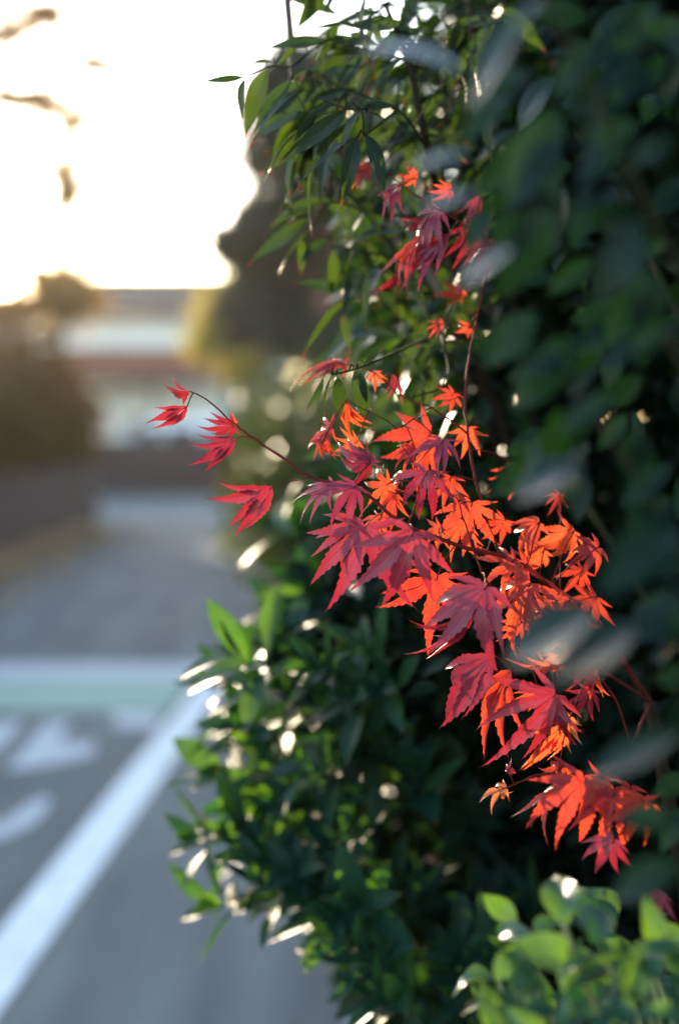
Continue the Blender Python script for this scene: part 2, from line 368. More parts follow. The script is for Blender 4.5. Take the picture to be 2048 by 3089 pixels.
def joined(meshes, mats4, name, mat, parent, kind='stuff'):
    """many small leaves joined into one part"""
    src = []
    for me in meshes:
        co = np.empty(len(me.vertices)*3, np.float32); me.vertices.foreach_get('co', co); co = co.reshape(-1, 3)
        fs = [tuple(p.vertices) for p in me.polygons]
        u = np.empty(len(co), np.float32); me.attributes['u'].data.foreach_get('value', u)
        v = np.empty(len(co), np.float32); me.attributes['v'].data.foreach_get('value', v)
        src.append((co, np.array(fs), u, v))
    Vs, Fs, Us, Vv, Va = [], [], [], [], []; off = 0
    for i, mw in enumerate(mats4):
        co, fs, u, v = src[i % len(src)]
        A = np.array(mw); Vs.append(co @ A[:3, :3].T + A[:3, 3]); Fs.append(fs+off); off += len(co)
        Us.append(u); Vv.append(v); Va.append(np.full(len(co), random.random(), np.float32))
    return np_mesh(np.concatenate(Vs), np.concatenate(Fs), np.concatenate(Us), np.concatenate(Vv), np.concatenate(Va), name, mat, parent, kind)
def np_mesh(V, Fq, U, Vv, Va, name, mat, parent, kind):
    me = bpy.data.meshes.new(name); nf = len(Fq); k = Fq.shape[1]
    me.vertices.add(len(V)); me.vertices.foreach_set('co', V.astype(np.float32).ravel())
    me.loops.add(nf*k); me.loops.foreach_set('vertex_index', Fq.astype(np.int32).ravel())
    me.polygons.add(nf); me.polygons.foreach_set('loop_start', np.arange(nf, dtype=np.int32)*k)
    me.update(calc_edges=True); me.polygons.foreach_set('use_smooth', np.ones(nf, bool))
    set_attr(me, 'u', U); set_attr(me, 'v', Vv); set_attr(me, 'var', Va)
    o = link(name, me, mat)
    if parent is not None: put(o, parent)
    if kind: o['kind'] = kind
    return o
def cloud(pts, name, mat, parent, size=(0.04, 0.06), w=0.22, bias=None, kind='stuff', up=0.4):
    """foliage: one small folded leaf per point"""
    pts = np.asarray(pts, np.float32); n = len(pts)
    d = np.random.normal(size=(n, 3)).astype(np.float32)
    if bias is not None: d += np.asarray(bias, np.float32)
    d /= np.linalg.norm(d, axis=1, keepdims=True)
    nn = np.random.normal(size=(n, 3)).astype(np.float32); nn[:, 2] += up*2
    nn -= d*(nn*d).sum(1, keepdims=True); nn /= np.linalg.norm(nn, axis=1, keepdims=True)
    x = np.cross(d, nn); L = np.random.uniform(size[0], size[1], n).astype(np.float32)[:, None]
    W = L*w
    loc = [(0, 0, 0, 0, 0), (-.85, .28, .12, -1, .28), (.85, .28, .12, 1, .28), (0, .3, -.02, 0, .3), (-.9, .62, .08, -1, .62), (.9, .62, .08, 1, .62), (0, .64, -.05, 0, .64), (0, 1, -.16, 0, 1)]
    V = np.stack([pts + x*W*a + d*L*b_ + nn*L*c for a, b_, c, _, _ in loc], 1)
    fq = np.array([(0, 3, 1, 1), (0, 2, 3, 3), (1, 3, 6, 4), (3, 2, 5, 6), (4, 6, 7, 7), (6, 5, 7, 7)])
    tri = np.array([(0, 3, 1), (0, 2, 3), (1, 3, 6), (1, 6, 4), (3, 2, 5), (3, 5, 6), (4, 6, 7), (6, 5, 7)])
    Fq = (np.arange(n)[:, None, None]*8 + tri[None]).reshape(-1, 3)
    U = np.tile([l[3] for l in loc], n); Vv = np.tile([l[4] for l in loc], n); Va = np.repeat(np.random.rand(n), 8)
    return np_mesh(V.reshape(-1, 3), Fq, U, Vv, Va, name, mat, parent, kind)

# ================================================================== SETTING
def sheet(name, pts, mat, parent=None):
    o = link(name, mesh_from(pts, [tuple(range(len(pts)))], name, False), mat)
    if parent is not None: put(o, parent)
    return o
ground = tag(sheet('ground', [(-120, -40, -0.02), (120, -40, -0.02), (120, 220, -0.02), (-120, 220, -0.02)], M['soil']), 'dark earth reaching out past the road', kind='structure')

def right_edge(y): return 0.02 if y < 6 else 0.02 - (y-6)*0.075 if y < 22 else -1.18
LX = -3.55
def strip(name, fl, fr, ys, z, mat):
    V = []; Fc = []
    for y in ys: V += [(fl(y), y, z), (fr(y), y, z)]
    for i in range(len(ys)-1): Fc.append((2*i, 2*i+1, 2*i+3, 2*i+2))
    return link(name, mesh_from(V, Fc, name, False), mat)
ys = [-6, 0, 3, 6, 9, 12, 15, 18, 21, 22, 24, 28, 33, 36.0]
def left_edge(y): return LX if y < 22 else LX - (y-22)*0.42
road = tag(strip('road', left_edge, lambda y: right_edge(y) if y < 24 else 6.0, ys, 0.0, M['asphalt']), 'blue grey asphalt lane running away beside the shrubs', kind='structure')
bed = tag(strip('planting_bed', lambda y: right_edge(y)+0.002, lambda y: 5.0, [-6, 0, 3, 6, 9, 12, 15, 18, 21, 22, 23.9], -0.006, M['soil']), 'dark soil bed under the shrubs along the lane', kind='structure')
# low concrete edging between lane and bed
V = []; Fc = []
for y in [-6, 0, 3, 6, 9, 12, 15, 18, 21, 22, 23.9]:
    e = right_edge(y); V += [(e, y, -.01), (e, y, .1), (e+.1, y, .1), (e+.1, y, -.01)]
for i in range(10):
    for a in range(3): Fc.append((4*i+a, 4*i+4+a, 4*i+5+a, 4*i+1+a))
kerb = tag(link('kerb', mesh_from(V, Fc, 'kerb', False), noise_mat('kerb_concrete', (.16, .16, .16), (.26, .26, .25), 8)), 'low concrete kerb along the planting bed', kind='structure')

Z1 = 0.004
def line_x(y, side): return (-1.022 if side < 0 else -0.852) + (y-4.32)*0.042
ym = [1.5, 4, 6, 7.64, 8.6]
el = strip('edge_line', lambda y: line_x(y, -1), lambda y: line_x(y, 1), ym, Z1, M['paint']); put(el, road)
el['label'] = 'long white painted line along the lane edge'
wb = sheet('white_band', [(LX+.1, 8.64, Z1), (-.55, 8.64, Z1), (-.55, 9.22, Z1), (LX+.1, 9.22, Z1)], M['faintpaint'], road)
gb = sheet('green_band', [(LX+.1, 7.64, Z1), (-.93, 7.64, Z1), (-.90, 8.62, Z1), (LX+.1, 8.62, Z1)], M['greenpaint'], road)
gb['label'] = 'pale green painted band across the lane'
def paint_px(pts, name='painted_character'):
    o = sheet(name, [G(x, y, Z1) for x, y in pts], M['faintpaint'], road); return o
paint_px([(345, 2148), (482, 2150), (476, 2196), (352, 2196)], 'painted_dash')
paint_px([(15, 2325), (140, 2180), (225, 2172), (170, 2240), (285, 2240), (285, 2278), (150, 2305)])
paint_px([(-60, 2275), (-60, 2195), (10, 2175), (72, 2178), (0, 2262)])
paint_px([(-120, 2560), (-120, 2515), (0, 2485), (125, 2405), (160, 2412), (110, 2480), (0, 2530)])
paint_px([(-420, 2330), (-420, 2270), (-140, 2240), (-130, 2290)])
paint_px([(-330, 2520), (-330, 2460), (-190, 2400), (-150, 2440)])

# left verge and its litter
verge = tag(strip('verge', lambda y: -6.5, lambda y: LX+.01, [-6, 4, 10, 16, 22], 0.05, M['verge']), 'earth verge along the left edge of the lane', kind='structure')
pts = [(random.gauss(LX-.35, .42), random.uniform(9, 22), 0.06+random.random()*.02) for _ in range(5000)]
pts = [p for p in pts if p[0] < LX+.9 and p[0] > -5]
pts = [(x, y, z if x < LX else 0.012) for x, y, z in pts]
tag(cloud(pts, 'fallen_leaves', M['dryleaf'], None, (0.06, 0.1), 0.4, up=3), 'dry brown leaves lying along the verge', kind='stuff', cat='fallen leaves')

# ------------------------------------------------------------------ stone wall on the left with tall hedge above
wall = empty('stone_wall', (-4.35, 16, 0), 'low dark stone wall under the tall hedge by the verge', 'wall')
mb = MB(); mb.box((-4.70, 1.0, 0.02), (-4.09, 24.0, 0.92)); mb.build('wall_core', M['mortar'], wall)
mb = MB(); mb.box((-4.76, .98, 0.923), (-4.02, 24.04, 1.0)); mb.build('coping', M['stone'], wall, bevel=.01)
rs_ = random.Random(3)
sm = []
for k in range(6):
    s = MB(); s.box((-.045, -.5, -.5), (.045, .5, .5)); me = mesh_from(s.v, s.f, 'stone', False)
    bmm = bmesh.new(); bmm.from_mesh(me); bmesh.ops.bevel(bmm, geom=bmm.edges[:], offset=.03, segments=1, affect='EDGES')
    for v in bmm.verts: v.co += Vector((rs_.uniform(-.008, .008), rs_.uniform(-.05, .05), rs_.uniform(-.05, .05)))
    bmm.to_mesh(me); bmm.free(); me.materials.append(M['stone']); sm.append(me)
for row in range(4):
    y = 11.0 + (row % 2)*.2
    while y < 23.8:
        w = rs_.uniform(.34, .6)
        o = bpy.data.objects.new('stone', rs_.choice(sm)); COL.objects.link(o)
        put(o, wall); o.matrix_basis = Matrix.Translation((-4.07+rs_.uniform(-.012, .012), y+w/2, .145+row*.22)) @ Matrix.Diagonal((1, w-.03, .195, 1))
        y += w
hedge = empty('tall_hedge', (-5.0, 16, 1.0), 'tall dark brown green hedge standing on the stone wall', 'hedge')
pts = []
while len(pts) < 26000:
    y = random.uniform(5, 24.3); top = 2.72 + .3*math.sin(y*1.3+.4) + .22*math.sin(y*3.1+1) - max(0, y-22.6)**2*.3
    x = random.uniform(-5.9, -4.05); z = random.uniform(1.0, top)
    e = min(x+5.9, -4.05-x, top-z)
    if random.random() < math.exp(-e*2.2) and (z-1)/(top-1) < 1.05-.25*((x+4.95)/.95)**4: pts.append((x + .12*math.sin(y*4+z*3), y, z))
cloud(pts, 'foliage', M['farhedge'], hedge, (0.09, 0.16), 0.45)
mb = MB()
for i in range(12):
    y = 5.8+i*1.6; mb.tube([(-5, y, .9), (-4.95+random.uniform(-.2, .2), y+.1, 2.0), (-5+random.uniform(-.3, .3), y+.2, 2.9)], [.05, .035, .015], 6)
mb.build('stems', M['bark'], hedge)

# ------------------------------------------------------------------ trees
def tree(name, base, height, lean, crowns, label, leafmat, barkmat, trunk_r, n_per, size, cat='tree', limb=True, shell=0.5, w=.35, up=.4, group=None, soft=False):
    t = empty(name, base, label, cat, group); b = Vector(base)
    top = b + Vector((lean[0], lean[1], height))
    path = smooth_path([b+Vector((0, 0, -.1)), b.lerp(top, .35)+rv(.08)*height*.15, b.lerp(top, .7)+rv(.08)*height*.15, top], 4)
    mb = MB(); mb.tube(path, taper(len(path), trunk_r, trunk_r*.25), 9); tr = mb.build('trunk', barkmat, t, smooth=True)
    if limb:
        for cr_ in crowns:
            c, r = Vector(cr_[0]), cr_[1]
            s = min(path, key=lambda p: (p-c-Vector((0, 0, -r[2]*1.1))).length)
            mid = s.lerp(c, .55)+rv(.12); mb = MB(); mb.tube([s, mid, c], [trunk_r*.38, trunk_r*.22, trunk_r*.08], 6); mb.build('limb', barkmat, t, smooth=True)
    P_ = []
    for cr_ in crowns:
        c, r = cr_[:2]; n = cr_[2] if len(cr_) > 2 else int(n_per*r[0]*r[1]*r[2]**.5)+60
        d = np.random.normal(size=(n, 3)); d /= np.linalg.norm(d, axis=1, keepdims=True)
        rad = (1-np.random.rand(n)**1.5*shell)[:, None]
        lump = 1+.16*np.sin(d[:, :1]*6+c[0]*3)*np.cos(d[:, 2:]*5+c[2]*2)+.10*np.sin(d[:, 1:2]*11+c[1])
        if soft: rad = np.abs(np.random.normal(0, .62, (n, 1)))
        P_.append(np.array(c)+d*rad*lump*np.array(r))
    cloud(np.concatenate(P_), 'crown', leafmat, t, size, w, up=up)
    return t
random.seed(21); np.random.seed(21)
# clipped evergreen with cushions of foliage: dark tree right of the lane
def at(x, y, d): return tuple(P(x, y, d))
D = 17.0
cr = [(at(900, 330, D), (.80, .8, .62)), (at(830, 470, D+.2), (.52, .6, .34)), (at(990, 560, D), (.95, .8, .7)), (at(770, 750, D), (.60, .7, .30)), (at(720, 720, D-.3), (.34, .4, .20)), (at(830, 660, D), (.5, .5, .3)),
      (at(900, 800, D+.4), (.9, .8, .5)), (at(760, 930, D), (.50, .6, .34)), (at(860, 1000, D), (.72, .7, .36)), (at(1100, 700, D+.5), (.8, .8, 1.3)), (at(1040, 300, D+.4), (.8, .8, .8)), (at(880, 240, D), (.42, .5, .35)), (at(1060, 980, D+.4), (.55, .6, .6)), (at(860, 180, D+.3), (.3, .3, .3))]
tree('evergreen_tree', (P(968, 1310, D).x, D, 0), 6.2, (.1, .1), cr, 'dark cloud-pruned evergreen tree with reddish trunk by the lane', M['conifer'], M['redbark'], .17, 6500, (.08, .14), shell=.75)
# golden backlit tree on the left, thin and full of gaps
random.seed(5); np.random.seed(5)
D = 27.0
cr = [(at(50, 930, D), (1.1, .9, .30), 1500), (at(200, 900, D-1), (.62, .6, .42), 1400), (at(-160, 760, D), (.8, .9, .6), 900), (at(185, 840, D), (.62, .5, .30), 1300), (at(20, 800, D), (.3, .3, .2), 90), (at(200, 560, D), (.5, .4, 1.0), 800), (at(70, 300, D), (1.0, .7, .30), 1150), (at(220, 360, D), (.45, .4, .42), 430),
      (at(140, 45, D), (.65, .5, .45), 640), (at(10, 100, D), (.6, .5, .55), 520), (at(-220, 200, D), (1.2, 1, .9), 700), (at(300, 190, D), (.55, .5, .24), 480), (at(-300, -160, D), (1.5, 1, 1), 900), (at(60, -260, D), (1.6, 1, .7), 700), (at(670, 25, D), (.26, .3, .16), 60)]
tree('golden_tree', (P(190, 1310, D).x, D, 0), 9.5, (-.2, .3), cr, 'tall thin tree with golden backlit leaves behind the hedge', M['gold'], M['bark'], .12, 0, (.12, .22), limb=True, shell=1.0, soft=True)
# yellow green shrub beside the house
random.seed(6); np.random.seed(6)
D = 24.0
cr = [(at(630, 960, D), (.36, .4, .62)), (at(690, 880, D), (.26, .4, .32)), (at(625, 1040, D), (.42, .5, .36)), (at(735, 1110, D), (.45, .5, .4)), (at(730, 640, D), (.24, .3, .24)), (at(690, 760, D), (.3, .4, .4))]
tree('yellow_tree', (P(690, 1310, D).x, D, 0), 3.6, (.0, .0), cr, 'small yellow green tree between the house and the dark evergreen', M['yellowgreen'], M['bark'], .09, 2400, (.1, .16), shell=.8)
# rounded bushes along the right of the lane
lab = ['rounded green bush at the far end of the planting bed', 'rounded bush beneath the dark evergreen tree', 'rounded bush second from the mixed shrubs along the bed', 'rounded bush nearest the mixed shrubs along the bed']
for i, (x, y, D, r) in enumerate([(845, 1330, 21, (.85, .8, .85)), (880, 1330, 15.5, (.75, .8, .95)), (930, 1420, 11, (.62, .8, .72)), (985, 1480, 7.2, (.5, .8, .6))]):
    random.seed(30+i); np.random.seed(30+i)
    c = P(x, y, D); cr = [(tuple(c), r), (tuple(c+Vector((.25, .2, -.35))), r), (tuple(c+Vector((.6, .5, .25))), r)]
    t = tree('round_bush', (c.x, D, 0), c.z, (.0, .0), cr, lab[i], M['farbush'], M['bark'], .05, 5200 if i < 2 else 7000, (.06, .1), cat='bush', shell=.7, group='bushes along the lane')

# ------------------------------------------------------------------ house at the end of the lane
HD = 40.0
hx0, hx1 = P(150, 0, HD).x, P(860, 0, HD).x
house = empty('house', ((hx0+hx1)/2, HD+2, 0), 'white plaster house with grey tiled roof at the end of the lane', 'house')
zt = lambda y, d=HD: P(1024, y, d).z
eave = zt(955); ridge = zt(868, HD+3)
mb = MB(); mb.box((hx0, HD, 0), (hx1, HD+6, eave+.05)); mb.build('wall', M['plaster'], house)
mb = MB()
ov = .6
y0, y1, ym_ = HD-ov, HD+6+ov, HD+3
for (ya, yb) in ((y0, ym_), (y1, ym_)):
    mb.add([(hx0-ov, ya, eave-.05), (hx1+ov, ya, eave-.05), (hx1+ov, yb, ridge), (hx0-ov, yb, ridge), (hx0-ov, ya, eave+.09), (hx1+ov, ya, eave+.09), (hx1+ov, yb, ridge+.14), (hx0-ov, yb, ridge+.14)],
           [(0, 3, 2, 1), (4, 5, 6, 7), (0, 1, 5, 4), (1, 2, 6, 5), (2, 3, 7, 6), (3, 0, 4, 7)])
rf = mb.build('roof', M['rooftile'], house)
mb = MB(); mb.box((hx0-ov, ym_-.15, ridge+.1), (hx1+ov, ym_+.15, ridge+.32)); mb.build('ridge_cap', M['rooftile'], rf, bevel=.04) if False else None
o = mb.build('ridge_cap', M['rooftile'], house, bevel=.04)
mb = MB()
xx = hx0-ov
while xx < hx1+ov:                                           # tile ribs running down the front slope
    mb.tube([(xx, y0-.01, eave+.10), (xx, ym_, ridge+.16)], .05, 5); xx += .32
o = mb.build('tile_ribs', M['rooftile'], house); o['kind'] = 'stuff'
# gable ends
mb = MB()
for x in (hx0+.001, hx1-.001): mb.add([(x, HD, eave), (x, HD+6, eave), (x, HD+3, ridge-.02)], [(0, 1, 2)])
mb.build('gable', M['plaster'], house)
# lean-to roof, posts, and a timber wall under it
lz1, lz0 = zt(1062), zt(1128, HD-1.8)
mb = MB(); a0, a1 = -8.2, hx1-1.0
mb.add([(a0, HD-1.8, lz0), (a1, HD-1.8, lz0), (a1, HD-.003, lz1), (a0, HD-.003, lz1), (a0, HD-1.8, lz0+.12), (a1, HD-1.8, lz0+.12), (a1, HD-.003, lz1+.12), (a0, HD-.003, lz1+.12)],
       [(0, 3, 2, 1), (4, 5, 6, 7), (0, 1, 5, 4), (1, 2, 6, 5), (2, 3, 7, 6), (3, 0, 4, 7)])
mb.build('porch_roof', M['brownroof'], house)
mb = MB(); mb.box((a0, HD-1.83, lz0-.28), (a1, HD-1.75, lz0-.01)); mb.build('porch_beam', M['timber'], house)
for x in (a0+.1, (a0+a1)/2+.4, a1-.1):
    mb = MB(); mb.box((x-.06, HD-1.86, 0), (x+.06, HD-1.74, lz0-.28)); mb.build('post', M['timber'], house)
for (x, w, za, zb) in ((-6.4, 1.3, 2.9, 3.7), (-3.0, 1.0, 2.9, 3.6), (-6.0, 1.7, .9, 2.0), (-3.4, .9, .05, 2.0)):
    wn = 'door' if za < .1 else 'window'
    mb = MB(); t_ = .07
    mb.box((x, HD-.05, za), (x+t_, HD-.002, zb)); mb.box((x+w-t_, HD-.05, za), (x+w, HD-.002, zb)); mb.box((x+t_, HD-.05, za), (x+w-t_, HD-.002, za+t_)); mb.box((x+t_, HD-.05, zb-t_), (x+w-t_, HD-.002, zb)); mb.box((x+w/2-.03, HD-.046, za+t_), (x+w/2+.03, HD-.002, zb-t_))
    f = mb.build(wn, M['frame'], house)
    mb = MB(); mb.box((x+t_, HD-.03, za+t_), (x+w-t_, HD-.004, zb-t_)); o = mb.build('pane', M['glass']); o.parent = f; o.matrix_parent_inverse = Matrix.Identity(4)

mb = MB(); mb.box((-17, HD-.6, 0), (hx0-.005, HD+5, 4.45)); mb.build('added_shade_wing', M['plaster'], house)  # hidden wing added to keep the sun off the far road
mb = MB(); mb.box((-17.2, HD-.8, 4.453), (hx0-.62, HD+5.2, 4.65)); mb.build('added_wing_roof', M['rooftile'], house)
mb = MB(); mb.box((-13.5, HD-.64, .02), (-10.5, HD-.603, 2.4)); mb.build('added_wing_door', M['frame'], house)
# low wall in front and brick pillar
WD = 35.0
gw = empty('garden_wall', (P(500, 0, WD).x, WD, 0), 'low dark block wall across the end of the lane', 'wall')
wx0, wx1 = P(120, 0, WD).x, P(668, 0, WD).x; hz = zt(1335, WD)
mb = MB(); mb.box((wx0, WD+.02, 0), (wx1, WD+.2, hz)); mb.build('wall_core', M['mortar'], gw)
mb = MB(); mb.box((wx0-.03, WD-.03, hz+.003), (wx1+.03, WD+.24, hz+.08)); mb.build('coping', M['stone'], gw)
bl = MB(); bl.box((-.5, -.03, -.5), (.5, .03, .5)); blm = mesh_from(bl.v, bl.f, 'block', False); blm.materials.append(M['stone'])
rows = 6; bh = hz/rows
for r_ in range(rows):
    x = wx0 - (.2 if r_ % 2 else 0)
    while x < wx1:
        xa, xb = max(x, wx0), min(x+.4, wx1)
        if xb-xa > .05:
            o = bpy.data.objects.new('block', blm); COL.objects.link(o); put(o, gw)
            o.matrix_basis = Matrix.Translation(((xa+xb)/2, WD+random.uniform(-.006, .006), bh*(r_+.5))) @ Matrix.Diagonal((xb-xa-.015, 1, bh-.015, 1))
        x += .4
pd = 34.6; px0, px1 = P(668, 0, pd).x, P(722, 0, pd).x
pil = empty('brick_pillar', ((px0+px1)/2, pd, 0), 'short red brick pillar at the end of the dark wall', 'pillar')
ph_ = zt(1345, pd)
mb = MB(); mb.box((px0+.015, pd-.2, 0), (px1-.015, pd+.2, ph_)); mb.build('core', M['mortar'], pil)
mb = MB(); mb.box((px0-.03, pd-.25, ph_+.002), (px1+.03, pd+.25, ph_+.07)); mb.build('cap', M['brick'], pil)
bk = MB(); bk.box((-.5, -.5, -.5), (.5, .5, .5)); bkm = mesh_from(bk.v, bk.f, 'brick', False); bkm.materials.append(M['brick'])
for r_ in range(int(ph_/.08)):
    for k in range(2):
        wd = (px1-px0)/2
        o = bpy.data.objects.new('brick', bkm); COL.objects.link(o); put(o, pil)
        o.matrix_basis = Matrix.Translation((px0+wd*(k+.5), pd+random.uniform(-.004, .004), .045+r_*.08)) @ Matrix.Diagonal((wd-.012, .43, .068, 1))

# white box van behind the wall
VD = 36.6
vx0, vx1 = P(335, 0, VD).x, P(740, 0, VD).x
van = empty('parked_van', ((vx0+vx1)/2, VD+.7, 0), 'white box van parked behind the dark block wall', 'van')
def van_local(u): return vx0 + (vx1-vx0)*u
prof = [(0.0, .35), (0.0, .95), (.035, 1.12), (.08, 1.16), (.235, 1.78), (.29, 1.89), (.96, 1.93), (.99, 1.85), (1.0, 1.0), (1.0, .35)]
mb = MB(); V = []
for yy, ins in ((VD, 0), (VD+1.45, 0)):
    for u, z in prof: V.append((van_local(u), yy + (0.10 if yy == VD else -.10)*max(0, (z-1.1)/.8), z))
n = len(prof)
mb.add(V, [tuple(range(n)), tuple(range(2*n-1, n-1, -1))] + [(i, i+n, (i+1) % n+n, (i+1) % n) for i in range(n)])
body = mb.build('body', M['van'], van, bevel=.05)
def quad_side(u0, u1, z0, z1, name, mat, y=VD, off=.004, skew=0):
    f = lambda z: y-off+.10*max(0, (z-1.1)/.8)
    mb = MB(); mb.add([(van_local(u0), f(z0), z0), (van_local(u1), f(z0), z0), (van_local(u1), f(z1), z1), (van_local(u0+skew), f(z1), z1),
                       (van_local(u0), f(z0)+.02, z0), (van_local(u1), f(z0)+.02, z0), (van_local(u1), f(z1)+.02, z1), (van_local(u0+skew), f(z1)+.02, z1)],
                      [(0, 1, 2, 3), (7, 6, 5, 4), (0, 4, 5, 1), (1, 5, 6, 2), (2, 6, 7, 3), (3, 7, 4, 0)])
    return mb.build(name, mat, van)
quad_side(.14, .37, 1.2, 1.7, 'side_window', M['glass'], skew=.085); quad_side(.40, .66, 1.2, 1.7, 'side_window', M['glass']); quad_side(.69, .94, 1.2, 1.7, 'side_window', M['glass'])
quad_side(.385, .39, .45, 1.75, 'door_gap', M['rubber']); quad_side(.672, .677, .45, 1.75, 'door_gap', M['rubber'])
quad_side(.34, .37, 1.03, 1.07, 'door_handle', M['chrome'], off=.02); quad_side(.40, .43, 1.03, 1.07, 'door_handle', M['chrome'], off=.02)
quad_side(.0, .05, .78, .93, 'headlight', M['lamp'], off=.006); quad_side(.97, .995, .9, 1.15, 'tail_light', M['brick'], off=.006)
# curved windscreen lying on the sloping nose
V = []; Fc = []; nu, nv = 8, 12
for a in range(nu+1):
    for c_ in range(nv+1):
        f, g = a/nu, c_/nv; u = .092+(.225-.092)*f; z = 1.20+(1.74-1.20)*f
        V.append((van_local(u)-.012-.17*(1-(2*g-1)**2)*(.6+.4*f), VD+.09+.03*f+(1.45-.18-.06*f)*g, z+.008))
for a in range(nu):
    for c_ in range(nv): k0 = a*(nv+1)+c_; Fc.append((k0, k0+1, k0+nv+2, k0+nv+1))
o = link('windscreen', mesh_from(V, Fc, 'windscreen'), M['glass']); put(o, van)
sd = o.modifiers.new('thick', 'SOLIDIFY'); sd.thickness = .012; sd.offset = -1
for u in (.17, .82):
    c = Vector((van_local(u), VD, .29)); mb = MB()
    mb.tube([c+Vector((0, -.03, 0)), c+Vector((0, -.015, 0)), c+Vector((0, .17, 0))], [.24, .29, .29], 20); w_ = mb.build('wheel', M['rubber'], van)
    mb = MB(); mb.tube([c+Vector((0, -.045, 0)), c+Vector((0, .02, 0))], [.15, .18], 14); o = mb.build('rim', M['chrome']); o.parent = w_; o.matrix_parent_inverse = Matrix.Identity(4)

# ================================================================== PLANTS BESIDE THE CAMERA
UPV = Vector((0, 0, 1)); TOCAM = Vector((0, -1, 0))
# ------------------------------------------------------------------ Japanese maple
random.seed(11); np.random.seed(11)
MR = Vector((.50, 1.62, 0))
maple = empty('japanese_maple', MR, 'Japanese maple with red and orange star-shaped leaves hanging over the lane', 'tree')
MV = [maple_mesh(s, curl=c, fold=f, spread=sp, wid=w, twist=t) for s, c, f, sp, w, t in (
    (1, .8, .3, .92, .76, .6), (2, .6, .4, .82, .70, .6), (3, 1.0, .35, .80, .78, .7), (4, .9, .3, .96, .78, .6), (5, 1.5, .45, .70, .68, 1.0), (6, .9, .4, .82, .74, .8), (7, .6, .3, .95, .84, .5), (8, 1.2, .4, .78, .74, .9))]
MS = [maple_mesh(s, curl=c, fold=.5, spread=sp, wid=.8, twist=.8, lobes=5) for s, c, sp in ((21, 1.0, .45), (22, .7, .38), (23, 1.3, .5))]     # half folded
MC = [maple_mesh(s, curl=c, fold=.8, spread=.7, wid=.75, twist=1.2) for s, c in ((31, 3.0), (32, 2.4))]                                           # withered, rolled up
def up_node(pts, px=None): return [P(*p) for p in pts]
def twig(pts, r0, r1, name='twig', mat='redtwig', parent=maple):
    path = smooth_path([P(*p) if len(p) == 3 and not isinstance(p, Vector) else Vector(p) for p in pts], 4)
    path = [p + rv(.0008) for p in path]
    mb = MB(); mb.tube(path, taper(len(path), r0*.78, r1*.85), 6); return mb.build(name, M[mat], parent, smooth=True), path
_, tk = twig([MR, MR+Vector((-.02, -.05, .5)), P(1960, 2120, 1.47)], .016, .009, 'trunk', 'bark')
PATHS = []
def tw(pts, r0, r1, name='twig', mat='redtwig'):
    o, p = twig(pts, r0, r1, name, mat); PATHS.append(p); return p
tw([(1960, 2120, 1.47), (1830, 1930, 1.42), (1690, 1795, 1.36), (1555, 1693, 1.33), (1372, 1642, 1.31), (1229, 1587, 1.30), (1145, 1524, 1.30), (1065, 1465, 1.30), (940, 1440, 1.30), (840, 1370, 1.30), (770, 1325, 1.30), (710, 1280, 1.30), (620, 1205, 1.30), (572, 1180, 1.30)], .0034, .0007, 'branch')
tw([(1555, 1693, 1.33), (1500, 1655, 1.33), (1450, 1510, 1.34), (1424, 1400, 1.35), (1412, 1310, 1.36), (1402, 1217, 1.37), (1414, 1080, 1.40), (1450, 900, 1.42), (1478, 740, 1.40), (1381, 668, 1.39), (1309, 626, 1.38), (1215, 560, 1.38), (1125, 497, 1.38)], .0022, .0007, 'branch')
tw([(1960, 2120, 1.47), (1760, 1985, 1.37), (1593, 1891, 1.33), (1524, 1811, 1.32), (1465, 1748, 1.31), (1427, 1656, 1.31), (1395, 1560, 1.31), (1372, 1490, 1.31)], .002, .0007)
tw([(1960, 2120, 1.47), (1900, 2250, 1.36), (1800, 2350, 1.28), (1682, 2336, 1.27), (1619, 2338, 1.27), (1526, 2380, 1.27)], .002, .0008)
tw([(1900, 2250, 1.36), (1850, 2100, 1.33), (1760, 2012, 1.31), (1661, 2005, 1.31), (1543, 2026, 1.31)], .0016, .0008)
tw([(1229, 1587, 1.30), (1259, 1500, 1.31), (1259, 1419, 1.31), (1235, 1380, 1.31), (1208, 1335, 1.31)], .0014, .0006)
tw([(1412, 1310, 1.36), (1300, 1230, 1.36), (1225, 1205, 1.37), (1130, 1125, 1.38), (1046, 1099, 1.38)], .0014, .0006)
tw([(1300, 1230, 1.36), (1200, 1290, 1.34), (1170, 1270, 1.33), (1044, 1208, 1.33)], .001, .0006)
tw([(940, 1440, 1.30), (880, 1452, 1.30), (821, 1469, 1.30)], .0009, .0006, 'petiole')
tw([(770, 1325, 1.30), (740, 1318, 1.30), (709, 1322, 1.30)], .0009, .0006, 'petiole')
